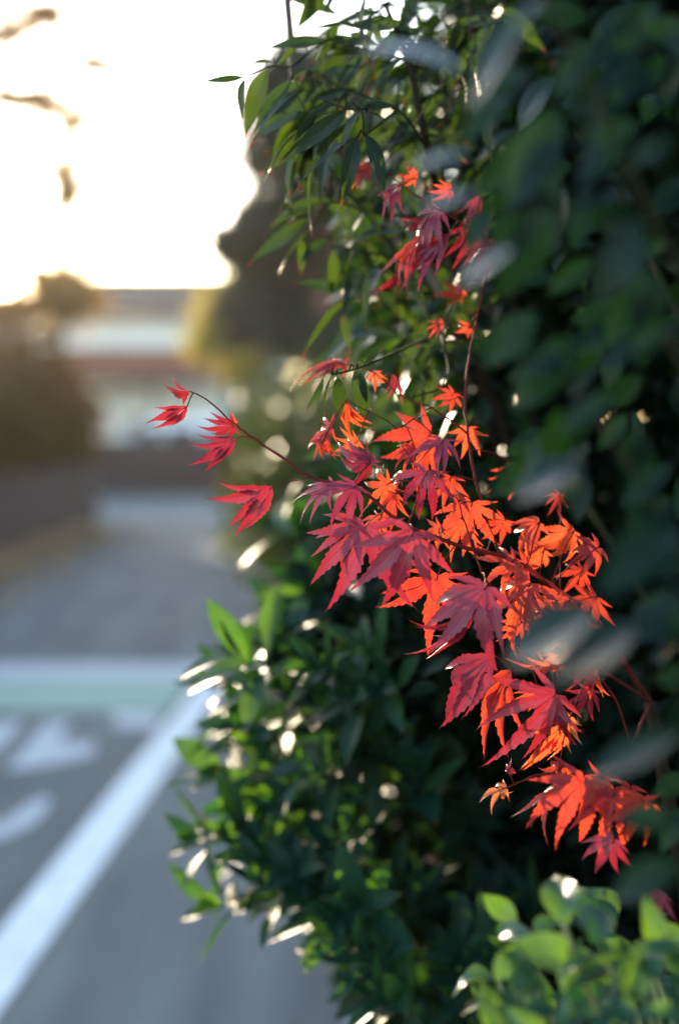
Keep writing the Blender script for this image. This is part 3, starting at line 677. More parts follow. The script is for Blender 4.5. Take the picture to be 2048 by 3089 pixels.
# (base x, y), (tip x, y), depth, tip depth offset, roll, kind, variant   roll: turn about the leaf's own axis
ML = [
 ((572, 1180), (482, 1205), 1.300, .01, 1.0, 'c', 8), ((566, 1225), (466, 1296), 1.30, 0, .9, 'c', 9), ((706, 1283), (602, 1318), 1.30, 0, 1.0, 'c', 5), ((709, 1322), (585, 1412), 1.30, .0, .6, 'c', 9),
 ((705, 1282), (700, 1248), 1.31, 0, .6, 'r', 1), ((821, 1469), (678, 1585), 1.295, -.01, .45, 'c', 9), ((1046, 1099), (880, 1078), 1.39, .0, .95, 'r', 1), ((1000, 1290), (905, 1342), 1.34, .02, .5, 'r', 5), ((975, 1330), (950, 1405), 1.34, .02, .6, 'r', 2),
 ((1044, 1208), (1070, 1332), 1.35, .02, .6, 'r', 9), ((1116, 1398), (965, 1425), 1.305, .0, .65, 'c', 4), ((1116, 1398), (1105, 1330), 1.30, .02, .5, 'c', 1), ((1074, 1465), (972, 1560), 1.29, -.02, .3, 'c', 1), ((1000, 1462), (882, 1524), 1.295, 0, .75, 'c', 5),
 ((1301, 1309), (1133, 1427), 1.345, .02, .2, 'o', 3), ((1335, 1330), (1285, 1420), 1.30, -.02, .3, 'c', 0), ((1412, 1292), (1407, 1378), 1.375, 0, .1, 'o', 6), ((1368, 1187), (1322, 1242), 1.38, .0, .2, 'o', 6),
 ((1288, 1423), (1238, 1580), 1.295, -.01, -.1, 'c', 3), ((1423, 1516), (1385, 1682), 1.32, 0, .05, 'o', 6), ((1175, 1457), (1088, 1526), 1.33, .01, .1, 'o', 0), ((1103, 1588), (1036, 1845), 1.29, -.02, .15, 'c', 3), ((1074, 1580), (930, 1678), 1.295, 0, .5, 'c', 5),
 ((1246, 1606), (1178, 1838), 1.245, -.02, .1, 'c', 6), ((1320, 1736), (1271, 1952), 1.315, 0, .0, 'o', 0), ((1465, 1769), (1308, 1990), 1.235, -.02, .35, 'c', 2), ((1440, 1840), (1278, 2028), 1.25, 0, 1.2, 'c', 9),
 ((1482, 1980), (1290, 2168), 1.27, -.02, .25, 'c', 8), ((1539, 2020), (1412, 2242), 1.295, 0, .5, 'o', 9), ((1551, 1690), (1423, 1757), 1.32, 0, .35, 'r', 3), ((1589, 1700), (1522, 1796), 1.33, 0, .1, 'o', 0),
 ((1600, 1760), (1462, 1960), 1.305, 0, .55, 'r', 5), ((1595, 1765), (1556, 1915), 1.31, -.01, .9, 'c', 8), ((1686, 1788), (1590, 1897), 1.32, 0, .2, 'r', 3), ((1718, 1808), (1650, 1918), 1.29, -.02, .1, 'o', 6),
 ((1732, 1601), (1612, 1704), 1.36, 0, .3, 'o', 4), ((1804, 1651), (1692, 1712), 1.34, 0, .3, 'o', 0), ((1627, 1576), (1507, 1658), 1.35, 0, .6, 'r', 5), ((1740, 1910), (1684, 2008), 1.30, 0, .1, 'o', 3), ((1690, 1980), (1608, 2022), 1.31, 0, .6, 'o', 8),
 ((1745, 1998), (1518, 2086), 1.32, 0, 1.35, 'o', 10), ((1787, 2005), (1692, 2092), 1.29, 0, .4, 'r', 4), ((1787, 2010), (1778, 2126), 1.29, 0, .8, 'r', 9), ((1674, 2094), (1500, 2296), 1.275, -.01, .15, 'c', 1), ((1674, 2094), (1640, 2265), 1.28, 0, .6, 'c', 8),
 ((1711, 2180), (1600, 2332), 1.28, 0, .7, 'r', 9), ((1720, 2160), (1640, 2240), 1.30, 0, .3, 'd', 12), ((1526, 2376), (1428, 2398), 1.26, 0, .6, 'd', 11), ((1530, 2330), (1560, 2290), 1.26, 0, .5, 'c', 12), ((1766, 2352), (1655, 2545), 1.20, -.02, .05, 'r', 0),
 ((1700, 2370), (1535, 2455), 1.24, 0, 1.1, 'o', 9), ((1850, 2390), (1790, 2565), 1.20, -.02, .1, 'r', 3), ((1935, 2410), (1890, 2560), 1.17, 0, .1, 'o', 6), ((1850, 2530), (1775, 2640), 1.19, 0, .4, 'c', 2), ((1995, 2690), (1930, 2795), 1.15, 0, .5, 'c', 4),
 ((1120, 490), (1053, 552), 1.385, 0, .4, 'o', 9), ((1208, 555), (1116, 640), 1.385, 0, .7, 'c', 8), ((1360, 572), (1296, 592), 1.39, 0, .8, 'o', 1), ((1326, 639), (1166, 742), 1.385, 0, .75, 'c', 5), ((1356, 706), (1204, 850), 1.385, 0, .6, 'c', 9), ((1263, 723), (1149, 838), 1.39, 0, .8, 'r', 9),
 ((1457, 645), (1382, 800), 1.40, 0, .3, 'c', 9), ((1500, 725), (1400, 810), 1.40, 0, .5, 'c', 8), ((1190, 825), (1170, 948), 1.45, .02, .8, 'c', 8), ((1334, 978), (1275, 985), 1.42, 0, .4, 'o', 1), ((1419, 984), (1365, 1015), 1.44, 0, .4, 'o', 4), ((1128, 1124), (1130, 1185), 1.40, 0, .5, 'r', 2), ((1180, 1130), (1225, 1208), 1.40, 0, .9, 'c', 8),
 ((1560, 1420), (1500, 1500), 1.42, 0, .4, 'r', 2), ((1640, 1850), (1560, 1850), 1.36, .02, .3, 'o', 4), ((1800, 1800), (1720, 1880), 1.36, .02, .3, 'r', 0), ((1215, 1440), (1150, 1470), 1.33, .02, .6, 'o', 5), ((1470, 1660), (1430, 1700), 1.36, .02, .5, 'o', 2), ((1330, 1590), (1275, 1650), 1.34, .01, .4, 'o', 1),
 ((1255, 540), (1190, 520), 1.40, 0, .6, 'r', 5), ((1360, 1440), (1330, 1540), 1.34, 0, .3, 'r', 2), ((1190, 1490), (1125, 1600), 1.335, 0, .3, 'o', 7), ((1250, 1350), (1170, 1400), 1.35, 0, .5, 'o', 1), ((1400, 1580), (1340, 1680), 1.35, 0, .3, 'o', 5), ((1150, 1560), (1080, 1640), 1.33, 0, .4, 'r', 2), ((1640, 1660), (1570, 1740), 1.36, 0, .4, 'o', 7), ((1570, 1880), (1500, 1950), 1.33, 0, .5, 'r', 5), ((1700, 1850), (1640, 1980), 1.33, 0, .3, 'o', 7), ((1820, 2340), (1750, 2460), 1.25, 0, .3, 'o', 7), ((1620, 2080), (1560, 2150), 1.32, 0, .5, 'o', 1), ((1080, 1330), (1010, 1370), 1.34, 0, .6, 'r', 5), ((1700, 2300), (1640, 2400), 1.27, 0, .4, 'r', 4), ((1520, 1570), (1470, 1640), 1.37, 0, .4, 'o', 3), ((1760, 1720), (1690, 1790), 1.37, 0, .3, 'r', 0), ((1820, 1900), (1750, 1960), 1.34, 0, .4, 'o', 3), ((1780, 2080), (1730, 2180), 1.32, 0, .3, 'c', 2), ((1900, 2370), (1860, 2500), 1.24, 0, .3, 'r', 5), ((1450, 590), (1400, 690), 1.42, 0, .6, 'c', 9), ((1290, 660), (1220, 740), 1.41, 0, .8, 'c', 8), ((1690, 1490), (1650, 1550), 1.42, 0, .5, 'r', 0), ((1390, 870), (1330, 930), 1.46, 0, .6, 'r', 5),
]
MALL = MV + MS + MC
PAR = [(.8, .3, .92, .74, .6, 7), (.6, .4, .82, .68, .6, 7), (1.0, .35, .80, .74, .7, 7), (.9, .3, .96, .74, .6, 7), (1.5, .45, .70, .64, 1.0, 7), (.9, .4, .82, .70, .8, 7), (.6, .3, .95, .80, .5, 7), (1.2, .4, .78, .70, .9, 7),
       (1.0, .5, .52, .72, .8, 5), (.7, .5, .44, .72, .8, 5), (1.3, .5, .5, .7, .8, 5)]
def own_leaf(i, var):
    """every maple leaf grows its own shape"""
    if var >= len(PAR): return MALL[var]
    c, f, sp, w, t, n = PAR[var]; q = random.Random(500+i)
    return maple_mesh(500+i, curl=c*q.uniform(.7, 1.6), fold=f*q.uniform(.7, 1.5), spread=sp*q.uniform(.9, 1.08), wid=w*q.uniform(.85, 1.1), twist=t*q.uniform(.8, 1.9), lobes=n)
allpts = [q for p in PATHS for q in p]
for li, (b_, t_, d, dz, roll, kind, var) in enumerate(ML):
    base = P(b_[0], b_[1], d); tip = P(t_[0], t_[1], d+dz); tip = base + (tip-base)*1.14
    ax = (tip-base).normalized(); nr = TOCAM + UPV*.25 + rv(.12)
    sgn = 1 if random.random() < .6 else -1
    nr = Matrix.Rotation(roll*sgn, 3, ax) @ nr
    mat = {'r': M['maple'], 'o': M['maple'], 'c': M['maple_shade_crimson'], 'd': M['maple_dry']}[kind]
    me = own_leaf(li, var)
    leaf_obj(me, base, tip, nr, maple, mat, wide=random.uniform(.95, 1.08))
    near = min(allpts, key=lambda q: (q-base).length)
    if .004 < (near-base).length < .12:
        mid = near.lerp(base, .55) + Vector((0, 0, .1))*(near-base).length*.8
        mb = MB(); mb.tube(smooth_path([near, mid, base, base+ax*.004], 3), .00062, 5); mb.build('petiole', M['redtwig'], maple, smooth=True)

# ------------------------------------------------------------------ nandina, long leaflets with red tips
random.seed(12)
NR = Vector((.42, 2.25, 0))
nand = empty('nandina_bush', NR, 'nandina with long narrow green leaflets tipped red, arching over the top', 'shrub')
NM = [blade_mesh(s, w=w, peak=.36, k=k, fold=f, wave=.012, side=sd, acum=1.15) for s, w, k, f, sd in ((1, .10, .6, .35, .05), (2, .12, .8, .3, -.06), (3, .085, .45, .5, .08), (4, .145, .6, .25, -.03), (5, .12, 1.0, .4, .06))]
NL = [  # base, tip, depth, roll, variant
 ((738, 231), (597, 255), 1.43, 1.1, 2), ((739, 236), (698, 382), 1.43, .1, 3), ((809, 206), (708, 406), 1.44, .15, 3), ((818, 185), (731, 175), 1.45, .9, 1), ((878, 248), (740, 412), 1.43, .5, 0), ((803, 320), (774, 410), 1.46, .9, 2), ((988, 120), (780, 142), 1.45, 1.0, 2),
 ((1077, 80), (884, 50), 1.46, .5, 3), ((1008, -20), (975, 36), 1.48, .4, 1), ((990, 125), (912, 220), 1.44, .2, 3), ((1047, 332), (832, 503), 1.36, .9, 0), ((1022, 307), (853, 393), 1.44, .6, 1), ((1000, 370), (778, 545), 1.46, .9, 2), ((1080, 415), (858, 514), 1.36, .5, 0),
 ((1089, 332), (992, 448), 1.35, .3, 3), ((1077, 412), (1028, 608), 1.345, .45, 1), ((1102, 404), (1188, 580), 1.34, .1, 3), ((975, 568), (803, 568), 1.52, .3, 4), ((1000, 606), (795, 621), 1.52, .25, 4), ((960, 640), (780, 645), 1.53, .6, 1), ((1098, 324), (1215, 306), 1.37, .9, 0), ((1105, 340), (1190, 350), 1.38, .7, 1),
 ((1118, 320), (1100, 400), 1.37, .7, 2), ((1150, 300), (1060, 330), 1.38, .5, 1), ((934, 660), (725, 799), 1.55, .8, 0), ((940, 700), (810, 800), 1.56, .9, 2), ((905, 720), (921, 838), 1.56, .2, 3), ((1006, 751), (1006, 910), 1.55, .4, 1), ((990, 720), (890, 770), 1.56, .4, 1), ((1040, 780), (1060, 900), 1.58, .3, 0),
 ((990, 470), (930, 520), 1.5, .5, 0), ((1010, 520), (905, 570), 1.5, .5, 1), ((960, 430), (940, 560), 1.5, .7, 2), ((880, 560), (850, 600), 1.52, .9, 2), ((900, 130), (840, 200), 1.47, .8, 2), ((1000, 150), (1100, 120), 1.47, .9, 3), ((1120, 60), (1200, 30), 1.5, .4, 3), ((1130, 70), (1160, 160), 1.5, .3, 1), ((960, 150), (990, 190), 1.47, .5, 1),
 ((930, 215), (860, 240), 1.47, 1.0, 2), ((1050, 270), (930, 300), 1.44, 1.2, 1), ((1060, 200), (940, 225), 1.46, .9, 0), ((1090, 170), (1010, 260), 1.45, .5, 4), ((1120, 230), (1060, 280), 1.45, .5, 0),
 ((1006, 1130), (943, 1242), 1.335, .7, 0), ((1015, 1133), (1036, 1282), 1.33, .2, 3), ((1068, 1116), (1112, 1280), 1.325, .25, 3), ((1080, 1114), (1108, 1245), 1.335, .4, 1), ((975, 1140), (938, 1246), 1.345, .9, 2), ((1074, 1110), (1170, 1040), 1.37, 1.2, 2), ((1350, 1150), (1310, 1080), 1.42, .3, 3), ((1240, 1200), (1215, 1150), 1.42, .3, 1),
]
NC = smooth_path([NR, NR+Vector((.03, -.1, .8)), P(1420, 1000, 1.75), P(1290, 450, 1.48), P(1230, 180, 1.5), P(1160, 10, 1.52)], 5)
mb = MB(); mb.tube(NC, taper(len(NC), .007, .0025), 7); mb.build('stem', M['bark'], nand, smooth=True)
rach = [[(1290, 450, 1.48), (1200, 330, 1.42), (1100, 330, 1.38), (1050, 330, 1.39)], [(1200, 330, 1.42), (1100, 410, 1.36)], [(1230, 180, 1.5), (1100, 150, 1.47), (990, 120, 1.45), (880, 200, 1.45), (815, 200, 1.445), (738, 232, 1.43)], [(880, 200, 1.45), (876, 248, 1.435), (803, 318, 1.455)],
        [(1160, 10, 1.52), (1110, 60, 1.49), (1077, 80, 1.47)], [(1310, 660, 1.52), (1120, 640, 1.53), (1000, 610, 1.53), (945, 680, 1.55), (905, 720, 1.56)], [(1320, 800, 1.54), (1100, 760, 1.56), (1000, 740, 1.56)], [(1330, 1000, 1.52), (1200, 1060, 1.42), (1075, 1112, 1.34), (1000, 1130, 1.338)], [(1330, 1000, 1.52), (1350, 1150, 1.43), (1240, 1200, 1.42)], [(1200, 330, 1.42), (1050, 270, 1.45), (930, 215, 1.47)]]
npts = []
for r_ in rach:
    pth = smooth_path([P(*p) for p in r_], 4); npts += pth
    mb = MB(); mb.tube(pth, taper(len(pth), .0016, .0008), 6); mb.build('leaf_stalk', M['greenstem'], nand, smooth=True)
def nleaf(base, tip, roll, var):
    ax = (tip-base).normalized(); nr = TOCAM*.6 + UPV*.9 + rv(.15)
    nr = Matrix.Rotation(roll*random.choice((-1, 1)), 3, ax) @ nr
    leaf_obj(NM[var], base, tip, nr, nand, M['nandina'])
    near = min(npts, key=lambda q: (q-base).length)
    if .003 < (near-base).length < .16:
        mb = MB(); mb.tube([near, near.lerp(base, .5)+Vector((0, 0, .006)), base], .0007, 5); mb.build('leaflet_stalk', M['greenstem'], nand, smooth=True)
for (b_, t_, d, roll, var) in NL: nleaf(P(*b_, d), P(*t_, d+random.uniform(-.03, .02)), roll, var)
rn = random.Random(77)
for i in range(46):                                           # leaflets against the sky at the top
    b = P(rn.uniform(960, 1520), rn.uniform(-60, 260), rn.uniform(1.42, 1.65)); a = rn.uniform(-.3, 1.3); L_ = rn.uniform(.055, .09)
    nleaf(b, b + Vector((-math.cos(a)*L_*rn.choice((1, 1, -.6)), rn.uniform(-.02, .03), -math.sin(a)*L_)), rn.uniform(0, 1.2), rn.randrange(5))
for i in range(26):                                           # drooping sprays over the dark tree
    b = P(rn.uniform(880, 1090), rn.uniform(240, 470), rn.uniform(1.4, 1.6)); a = rn.uniform(.2, 1.3); L_ = rn.uniform(.06, .085)
    nleaf(b, b + Vector((-math.cos(a)*L_, rn.uniform(-.02, .03), -math.sin(a)*L_)), rn.uniform(.3, 1.2), rn.randrange(5))
for i in range(190):                                          # the bush behind: further sprays
    y = rn.uniform(20, 1250)
    x0 = 1010 if y < 250 else 960 if y < 700 else 1020
    x = rn.uniform(x0, 1560); d = rn.uniform(1.5, 1.95)
    base = P(x, y, d); L_ = rn.uniform(.05, .085)
    a = rn.uniform(-.4, 1.25)
    tip = base + Vector((-math.cos(a)*L_, rn.uniform(-.02, .03), -math.sin(a)*L_))
    if rn.random() < .25: tip = base + Vector((rn.uniform(-.2, 1)*L_, rn.uniform(-.03, .03), -.7*L_))
    nleaf(base, tip, rn.uniform(0, 1.0), rn.randrange(5))
for c in ((1150, 600, 1.75), (1350, 700, 1.85), (1250, 250, 1.7), (1480, 500, 1.8), (1430, 150, 1.75)):
    t = P(*c); mb = MB(); pth = smooth_path([NR+rv(.03), NR.lerp(t, .4)+Vector((.05, .05, .2)), t, t+Vector((.02, .02, .22))], 5); mb.tube(pth, taper(len(pth), .006, .002), 6); mb.build('stem', M['bark'], nand, smooth=True)

# bare young cane rising out of the top of the spray
pth = smooth_path([P(1330, 900, 1.55), P(1180, 600, 1.6), P(960, 400, 1.6), P(892, 300, 1.59), P(884, 200, 1.58), P(872, 60, 1.58), P(864, -60, 1.58), P(862, -260, 1.6)], 4)
mb = MB(); mb.tube(pth, taper(len(pth), .0052, .0046), 9); o = mb.build('stem', M['stake'], nand, smooth=True); o['label'] = 'bare grey brown cane standing up against the sky'

# ------------------------------------------------------------------ shoots with whorled leaves
def shoot(base, axis, n, L_, stem_len, rnd, out, spread=(1.25, .45)):
    axis = axis.normalized(); e1 = axis.orthogonal().normalized(); e2 = axis.cross(e1)
    q0 = rnd.uniform(0, 6.28)
    for i in range(n):
        f = i/max(1, n-1); q = q0 + i*2.4
        ang = spread[0] + (spread[1]-spread[0])*f + rnd.uniform(-.15, .15)
        dirn = axis*math.cos(ang) + (e1*math.cos(q)+e2*math.sin(q))*math.sin(ang) + Vector((0, 0, .08))
        b = base + axis*stem_len*(.25+.75*f); l = L_*rnd.uniform(.75, 1.1)*(1-.25*f)
        nr = axis + UPV*.35 - dirn*.2 + Vector((rnd.uniform(-.25, .25), rnd.uniform(-.25, .25), 0))
        out.append((b, b+dirn.normalized()*l, nr))
def emit_leaves(out, meshes, thing, mat, mat_mass, limit, rnd):
    out.sort(key=lambda a: -((a[1]-a[0]).length/max(.2, a[0].y)) + (0.0 if abs(a[0].x/a[0].y-.0) < .25 else .05))
    for k, (b, t, n_) in enumerate(out[:limit]): leaf_obj(meshes[k % len(meshes)], b, t, n_, thing, mat)
    if out[limit:]: joined(meshes, [frame(b, t, n_) for b, t, n_ in out[limit:]], 'foliage', mat_mass, thing)

# glossy shrub in the middle
rg = random.Random(101); random.seed(14)
GR = Vector((.20, 2.25, 0))
glossy = empty('glossy_shrub', GR, 'bushy green shrub with whorls of narrow glossy leaves above the lane edge', 'shrub')
GM = [blade_mesh(50+s, w=w, peak=.5, k=k, fold=f, wave=.01, acum=.8) for s, w, k, f in ((1, .15, .35, .35), (2, .17, .55, .25), (3, .14, .2, .4), (4, .16, -.25, .3), (5, .18, .7, .3))]
out = []; tips = []
SH = [ # px, py, depth, axis, leaves, leaf length
 (805, 1640, 2.25, (-.8, -.1, .7), 7, .070), (880, 1700, 2.2, (-.5, -.2, .9), 8, .060), (690, 2120, 1.95, (-.75, -.25, .65), 9, .066), (770, 2080, 1.95, (-.1, -.3, 1), 9, .064), (840, 2010, 2.0, (.1, -.1, 1), 8, .058), (900, 2100, 1.95, (.2, -.3, .9), 9, .060),
 (740, 2230, 1.92, (-.6, -.4, .3), 9, .066), (700, 2330, 1.90, (-.9, -.2, .1), 7, .062), (790, 2370, 1.9, (-.4, -.5, -.1), 9, .064), (650, 2555, 1.85, (-1, -.2, .25), 8, .062), (720, 2560, 1.85, (-.5, -.4, .6), 9, .060), (790, 2600, 1.82, (-.3, -.6, .4), 9, .062),
 (700, 2740, 1.8, (-1, -.1, .15), 7, .064), (810, 2735, 1.78, (-.6, -.3, .5), 8, .056), (930, 2780, 1.75, (-.3, -.3, .5), 8, .056), (1040, 2860, 1.72, (-.4, -.3, .3), 8, .056), (1130, 2950, 1.70, (-.5, -.3, .4), 8, .058), (1200, 3060, 1.66, (-.6, -.2, .4), 8, .058),
 (930, 1850, 2.1, (-.5, -.3, .7), 9, .06), (870, 1900, 2.1, (-.8, -.3, .5), 8, .06), (1000, 1980, 2.0, (0, -.3, .9), 9, .06), (960, 2250, 1.95, (0, -.5, .7), 9, .062), (1080, 2150, 2.0, (.1, -.5, .8), 9, .06), (870, 2480, 1.85, (-.1, -.6, .6), 9, .064), (1180, 2450, 1.85, (-.1, -.4, 1), 9, .07)]
for (x, y, d, ax, n, l) in SH: b = P(x+75, y, d); shoot(b, Vector(ax), n, l*1.75, .05, rg, out); tips.append(b)
def poly_x(y, tab):
    for (ya, xa), (yb, xb) in zip(tab, tab[1:]):
        if ya <= y <= yb: return xa + (xb-xa)*(y-ya)/(yb-ya)
    return tab[-1][1]
edge_tab = [(1500, 960), (1700, 900), (1900, 850), (2050, 760), (2400, 780), (2600, 760), (2700, 880), (2800, 1020), (2900, 1130), (3000, 1220), (3300, 1500)]
for i in range(190):
    y = rg.uniform(1560, 3300); x = poly_x(y, edge_tab) + abs(rg.gauss(0, 1))*330 + 20
    if x > 1900: continue
    d = rg.uniform(1.72, 2.5) if y > 2000 else rg.uniform(2.0, 2.6)
    b = P(x, y, d); ax = Vector((rg.uniform(-.9, .25), rg.uniform(-.7, .1), rg.uniform(.1, 1)))
    shoot(b, ax, rg.randint(7, 10), rg.uniform(.078, .112), .05, rg, out); tips.append(b)
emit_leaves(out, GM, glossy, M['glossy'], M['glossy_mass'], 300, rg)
mb = MB()
for k, b in enumerate(tips):
    if k % 3: continue
    root = GR + Vector((rg.uniform(-.12, .5), rg.uniform(-.3, .3), 0))
    mid = root.lerp(b, .6) + Vector((.14, .25, .05)); pth = smooth_path([root, mid, b, b+(b-mid).normalized()*.05], 3)
    mb.tube(pth, taper(len(pth), .004, .0014), 5)
mb.build('stems', M['greenstem'], glossy, smooth=True)

# ------------------------------------------------------------------ dark hedge filling the right side
random.seed(15); np.random.seed(15); rh = random.Random(15)
dh = empty('dark_hedge', (.9, 2.6, 0), 'dense dark green hedge rising above the frame behind the maple', 'hedge')
tab = [(-400, 1330), (0, 1330), (300, 1230), (700, 1120), (1100, 1060), (1500, 1000), (2000, 960), (2500, 1010), (3200, 1180), (4200, 1250)]
pts = []
while len(pts) < 30000:
    y = rh.uniform(-400, 4200); d = rh.uniform(1.95, 3.3)
    x0 = poly_x(y, tab); x = x0 + (2500-x0)*rh.random()**.9
    p = P(x, y, d)
    if p.z < .02: continue
    p += Vector((.05*math.sin(p.z*9), .08*math.sin(p.x*11+p.z*7), 0)); pts.append(tuple(p))
for _ in range(14000):                                       # hedge extended unseen beside and behind the camera, added to block sky light
    y = rh.uniform(-1.6, 2.1); x = max(.42, .27*y+.12) + rh.random()**1.4*.9
    pts.append((x+.05*math.sin(y*8), y, rh.uniform(.05, 2.75)))
for _ in range(10000):                                       # unseen canopy added overhead to shade the right-hand foliage
    v = Vector((rh.gauss(0, 1), rh.gauss(0, 1), rh.gauss(0, 1))).normalized()*rh.random()**.4
    pts.append((.60+v.x*1.15, -.1+v.y*1.6, 3.0+v.z*.7))
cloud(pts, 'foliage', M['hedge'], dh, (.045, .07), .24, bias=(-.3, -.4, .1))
HM = [blade_mesh(80+s, w=.2, peak=.45, k=k, fold=.3, wave=.01) for s, k in ((1, .3), (2, .6), (3, .1))]
for i in range(160):
    y = rh.uniform(-40, 3100); x0 = poly_x(y, tab); x = rh.uniform(x0, 2060); d = rh.uniform(1.7, 1.98)
    b = P(x, y, d); t = b + Vector((rh.uniform(-1, .4), rh.uniform(-.6, .3), rh.uniform(-.7, .6))).normalized()*rh.uniform(.045, .065)
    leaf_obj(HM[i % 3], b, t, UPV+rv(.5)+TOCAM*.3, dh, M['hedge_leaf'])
mb = MB()
for i in range(9):
    x = .45+i*.13; mb.tube(smooth_path([(x+.1, 3.0+.1*math.sin(i*3), 0), (x+rh.uniform(0, .2), 2.95, .9), (x+rh.uniform(0, .25), 3.0, 1.8), (x+.1, 3.0, 2.3)], 3), taper(10, .014, .004), 6)
mb.build('stems', M['bark'], dh, smooth=True)

# ------------------------------------------------------------------ broad-leaved shrub close to the lens
random.seed(16); rb_ = random.Random(16)
BR = Vector((.42, .95, 0))
broad = empty('broadleaf_shrub', BR, 'blurred dark broad-leaved shrub closest to the camera on the hedge side', 'shrub')
BM = [blade_mesh(100+s, w=w, peak=.45, k=k, fold=f, wave=.015, acum=.8) for s, w, k, f in ((1, .20, .3, .2), (2, .24, .5, .15), (3, .22, .15, .25), (4, .26, .7, .1))]
BL = [ # base, tip, depth, tip depth offset, normal
 ((1640, -20), (1392, 318), .75, 0, (-.75, -.38, .4)), ((1400, 215), (1085, 105), .75, 0, (-.1, -.36, 1)), ((1440, 585), (1270, 615), .75, 0, (-.5, -.38, .9)), ((1545, 745), (1375, 852), .75, 0, (-.55, -.38, .75)), ((1410, 470), (1240, 492), .75, 0, (-.4, -.36, .9)),
 ((1760, 1390), (1540, 1500), .75, 0, (-.55, -.38, .8)), ((1800, 1830), (1515, 1992), .75, 0, (-.55, -.40, .75)), ((1920, 1885), (1650, 2040), .75, 0, (-.55, -.42, .75)), ((2060, 2210), (1740, 2330), .74, .02, (-.2, -.55, .8)), ((2060, 2600), (1820, 2700), .78, 0, (-.1, -.7, .7)),
 ((1680, 320), (1530, 640), .82, 0, (-.3, -1, .1)), ((1640, 560), (1500, 900), .84, 0, (-.2, -1, .1)), ((1560, 250), (1380, 420), .86, 0, (-.5, -.8, .2)), ((1620, 940), (1440, 1100), .86, 0, (-.3, -.9, .1)), ((1720, 1020), (1540, 1150), .84, 0, (-.1, -.9, .1)), ((2050, 1600), (1800, 1720), .72, -.03, (-.1, -.6, .8)),
 ((1850, 1180), (1680, 1300), .82, 0, (-.2, -.8, .2)), ((1560, 300), (1440, 120), .84, 0, (-.2, -1, .1)), ((1900, 350), (1740, 560), .78, 0, (-.2, -.8, .3)), ((1950, 700), (1760, 900), .74, 0, (-.2, -.7, .2)), ((2010, 1000), (1800, 1090), .76, 0, (-.2, -.7, .4)), ((1480, 620), (1390, 760), .9, 0, (-.4, -.8, .1))]
bpts = []
for (b_, t_, d, dz, nr) in BL:
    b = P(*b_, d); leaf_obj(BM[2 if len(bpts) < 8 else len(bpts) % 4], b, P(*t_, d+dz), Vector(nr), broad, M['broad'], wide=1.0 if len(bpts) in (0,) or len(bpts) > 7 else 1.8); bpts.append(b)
for i in range(120):
    y = rb_.uniform(0, 2500); x = rb_.uniform(1600, 2150); d = rb_.uniform(.84, 1.08)
    if 1450 < y < 2700 and x < 2020: continue
    b = P(x, y, d); t = b + Vector((rb_.uniform(-1, .1), rb_.uniform(-.4, .3), rb_.uniform(-.9, .1))).normalized()*rb_.uniform(.030, .052)
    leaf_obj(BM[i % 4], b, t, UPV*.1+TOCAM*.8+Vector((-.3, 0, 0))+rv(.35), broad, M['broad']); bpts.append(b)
for k, b in enumerate(bpts):
    if k % 20: continue
    root = BR+Vector((rb_.uniform(.2, .3), rb_.uniform(-.1, .1), 0)); mid = root.lerp(b, .7)+Vector((.12, .06, -.02))
    mb = MB(); pth = smooth_path([root, mid, b], 4); mb.tube(pth, taper(len(pth), .004, .0014), 6); mb.build('stem', M['greenstem'], broad, smooth=True)

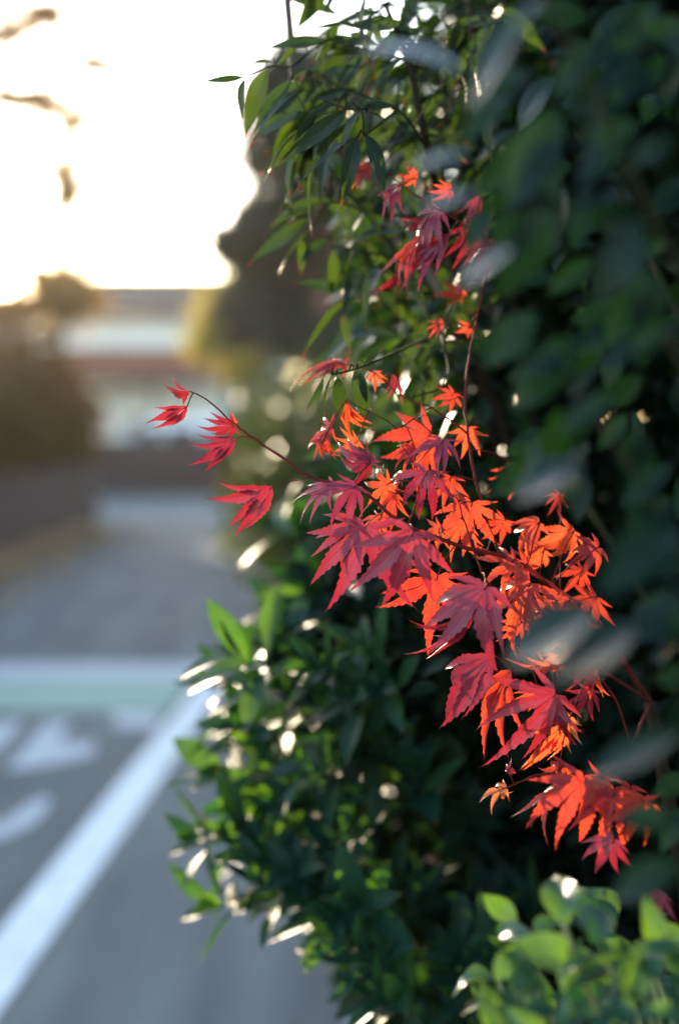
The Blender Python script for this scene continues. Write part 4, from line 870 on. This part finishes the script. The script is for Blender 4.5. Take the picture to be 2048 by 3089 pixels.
# ------------------------------------------------------------------ round leaves with painted rim light, bottom corner
random.seed(17); rp = random.Random(17)
PR = Vector((.30, 1.02, 0))
pale = empty('rim_light_shrub', PR, 'bright green shrub with rounded leaves, rim light painted on their edges, under the lowest maple leaves', 'shrub')
PM = [blade_mesh(120+s, w=w, k=k, fold=f, peak=.4, wave=.07, rows=12, roll=r_, acum=.75, side=.08*(s-2.5)) for s, w, k, f, r_ in ((1, .27, .7, .35, .2), (2, .31, 1.1, .25, .3), (3, .25, -.5, .4, -.3), (4, .29, 1.5, .2, .4))]
PL = [((1700, 2790), (1690, 2590), 1.0, .03, (-.3, -1, .2)), ((1790, 2850), (1800, 2670), .98, .02, (0, -1, .2)), ((1500, 2960), (1560, 2830), 1.0, 0, (-.2, -1, .4)), ((1620, 2990), (1490, 2900), 1.0, 0, (-.84, -.22, .5)), ((1600, 2850), (1720, 2740), 1.02, 0, (-.84, -.2, .5)), ((1700, 3000), (1850, 2820), 1.0, 0, (-.3, -.4, .9)),
      ((1480, 3100), (1500, 2930), .98, -.03, (-.6, -.8, .1)), ((1560, 3080), (1700, 2980), .97, 0, (-.1, -.5, .9)), ((1960, 2850), (1980, 2700), 1.0, 0, (.2, -1, .2)), ((1920, 2930), (2020, 2780), .98, 0, (-.84, -.2, .5)), ((1850, 2960), (1890, 2820), 1.02, 0, (-.5, -.5, .6)), ((1990, 2960), (1950, 2860), .96, 0, (0, -.7, .7)),
      ((1650, 3120), (1520, 3040), .93, 0, (-.84, -.22, .5)), ((1720, 3140), (1660, 3010), .93, 0, (-.84, -.26, .5)), ((1850, 3100), (1740, 3060), .92, 0, (-.2, -.5, .9)), ((1920, 3080), (1800, 3000), .95, 0, (-.2, -.7, .6)), ((2050, 3080), (1920, 3020), .92, 0, (-.2, -.5, .9)), ((1900, 3000), (1880, 2920), 1.0, 0, (-.1, -1, .2)), ((1560, 3000), (1470, 3010), .98, .0, (-.84, -.2, .5)), ((1640, 2900), (1640, 2780), 1.0, 0, (-.84, -.25, .5)), ((1800, 2960), (1760, 2880), .99, 0, (-.84, -.22, .5))]
ppts = []
for k, (b_, t_, d, dz, nr) in enumerate(PL):
    b = P(*b_, d); leaf_obj(PM[k % 4], b, P(*t_, d+dz), Vector(nr), pale, M['pale']); ppts.append(b)
for i in range(44):
    y = rp.uniform(2780, 3350); x = rp.uniform(1480, 2150); d = rp.uniform(.92, 1.2)
    b = P(x, y, d); t = b + Vector((rp.uniform(-1, .6), rp.uniform(-.5, .2), rp.uniform(-.2, .9))).normalized()*rp.uniform(.03, .055)
    leaf_obj(PM[i % 4], b, t, UPV*.5+TOCAM*.5+rv(1.0), pale, M['pale']); ppts.append(b)
for k, b in enumerate(ppts):
    if k % 3: continue
    root = PR+Vector((rp.uniform(-.05, .2), rp.uniform(-.1, .1), 0)); mid = root.lerp(b, .75)+Vector((.03, .03, .0))
    mb = MB(); pth = smooth_path([root, mid, b], 4); mb.tube(pth, taper(len(pth), .004, .0016), 6); mb.build('stem', M['palestem'], pale, smooth=True)

# ------------------------------------------------------------------ thin warm evening haze
hz_m = bpy.data.materials.new('evening_haze'); hz_m.use_nodes = True
nt_ = hz_m.node_tree; nt_.nodes.remove(nt_.nodes['Principled BSDF'])
pv = nt_.nodes.new('ShaderNodeVolumePrincipled'); pv.inputs['Color'].default_value = (.95, .93, .9, 1); pv.inputs['Density'].default_value = HAZE; pv.inputs['Anisotropy'].default_value = .8
nt_.links.new(pv.outputs[0], nt_.nodes['Material Output'].inputs['Volume'])
mb = MB(); mb.box((-125, -45, -1.1), (125, 225, 13.0)); o = mb.build('haze', hz_m); tag(o, 'thin warm evening haze over the lane', kind='stuff')
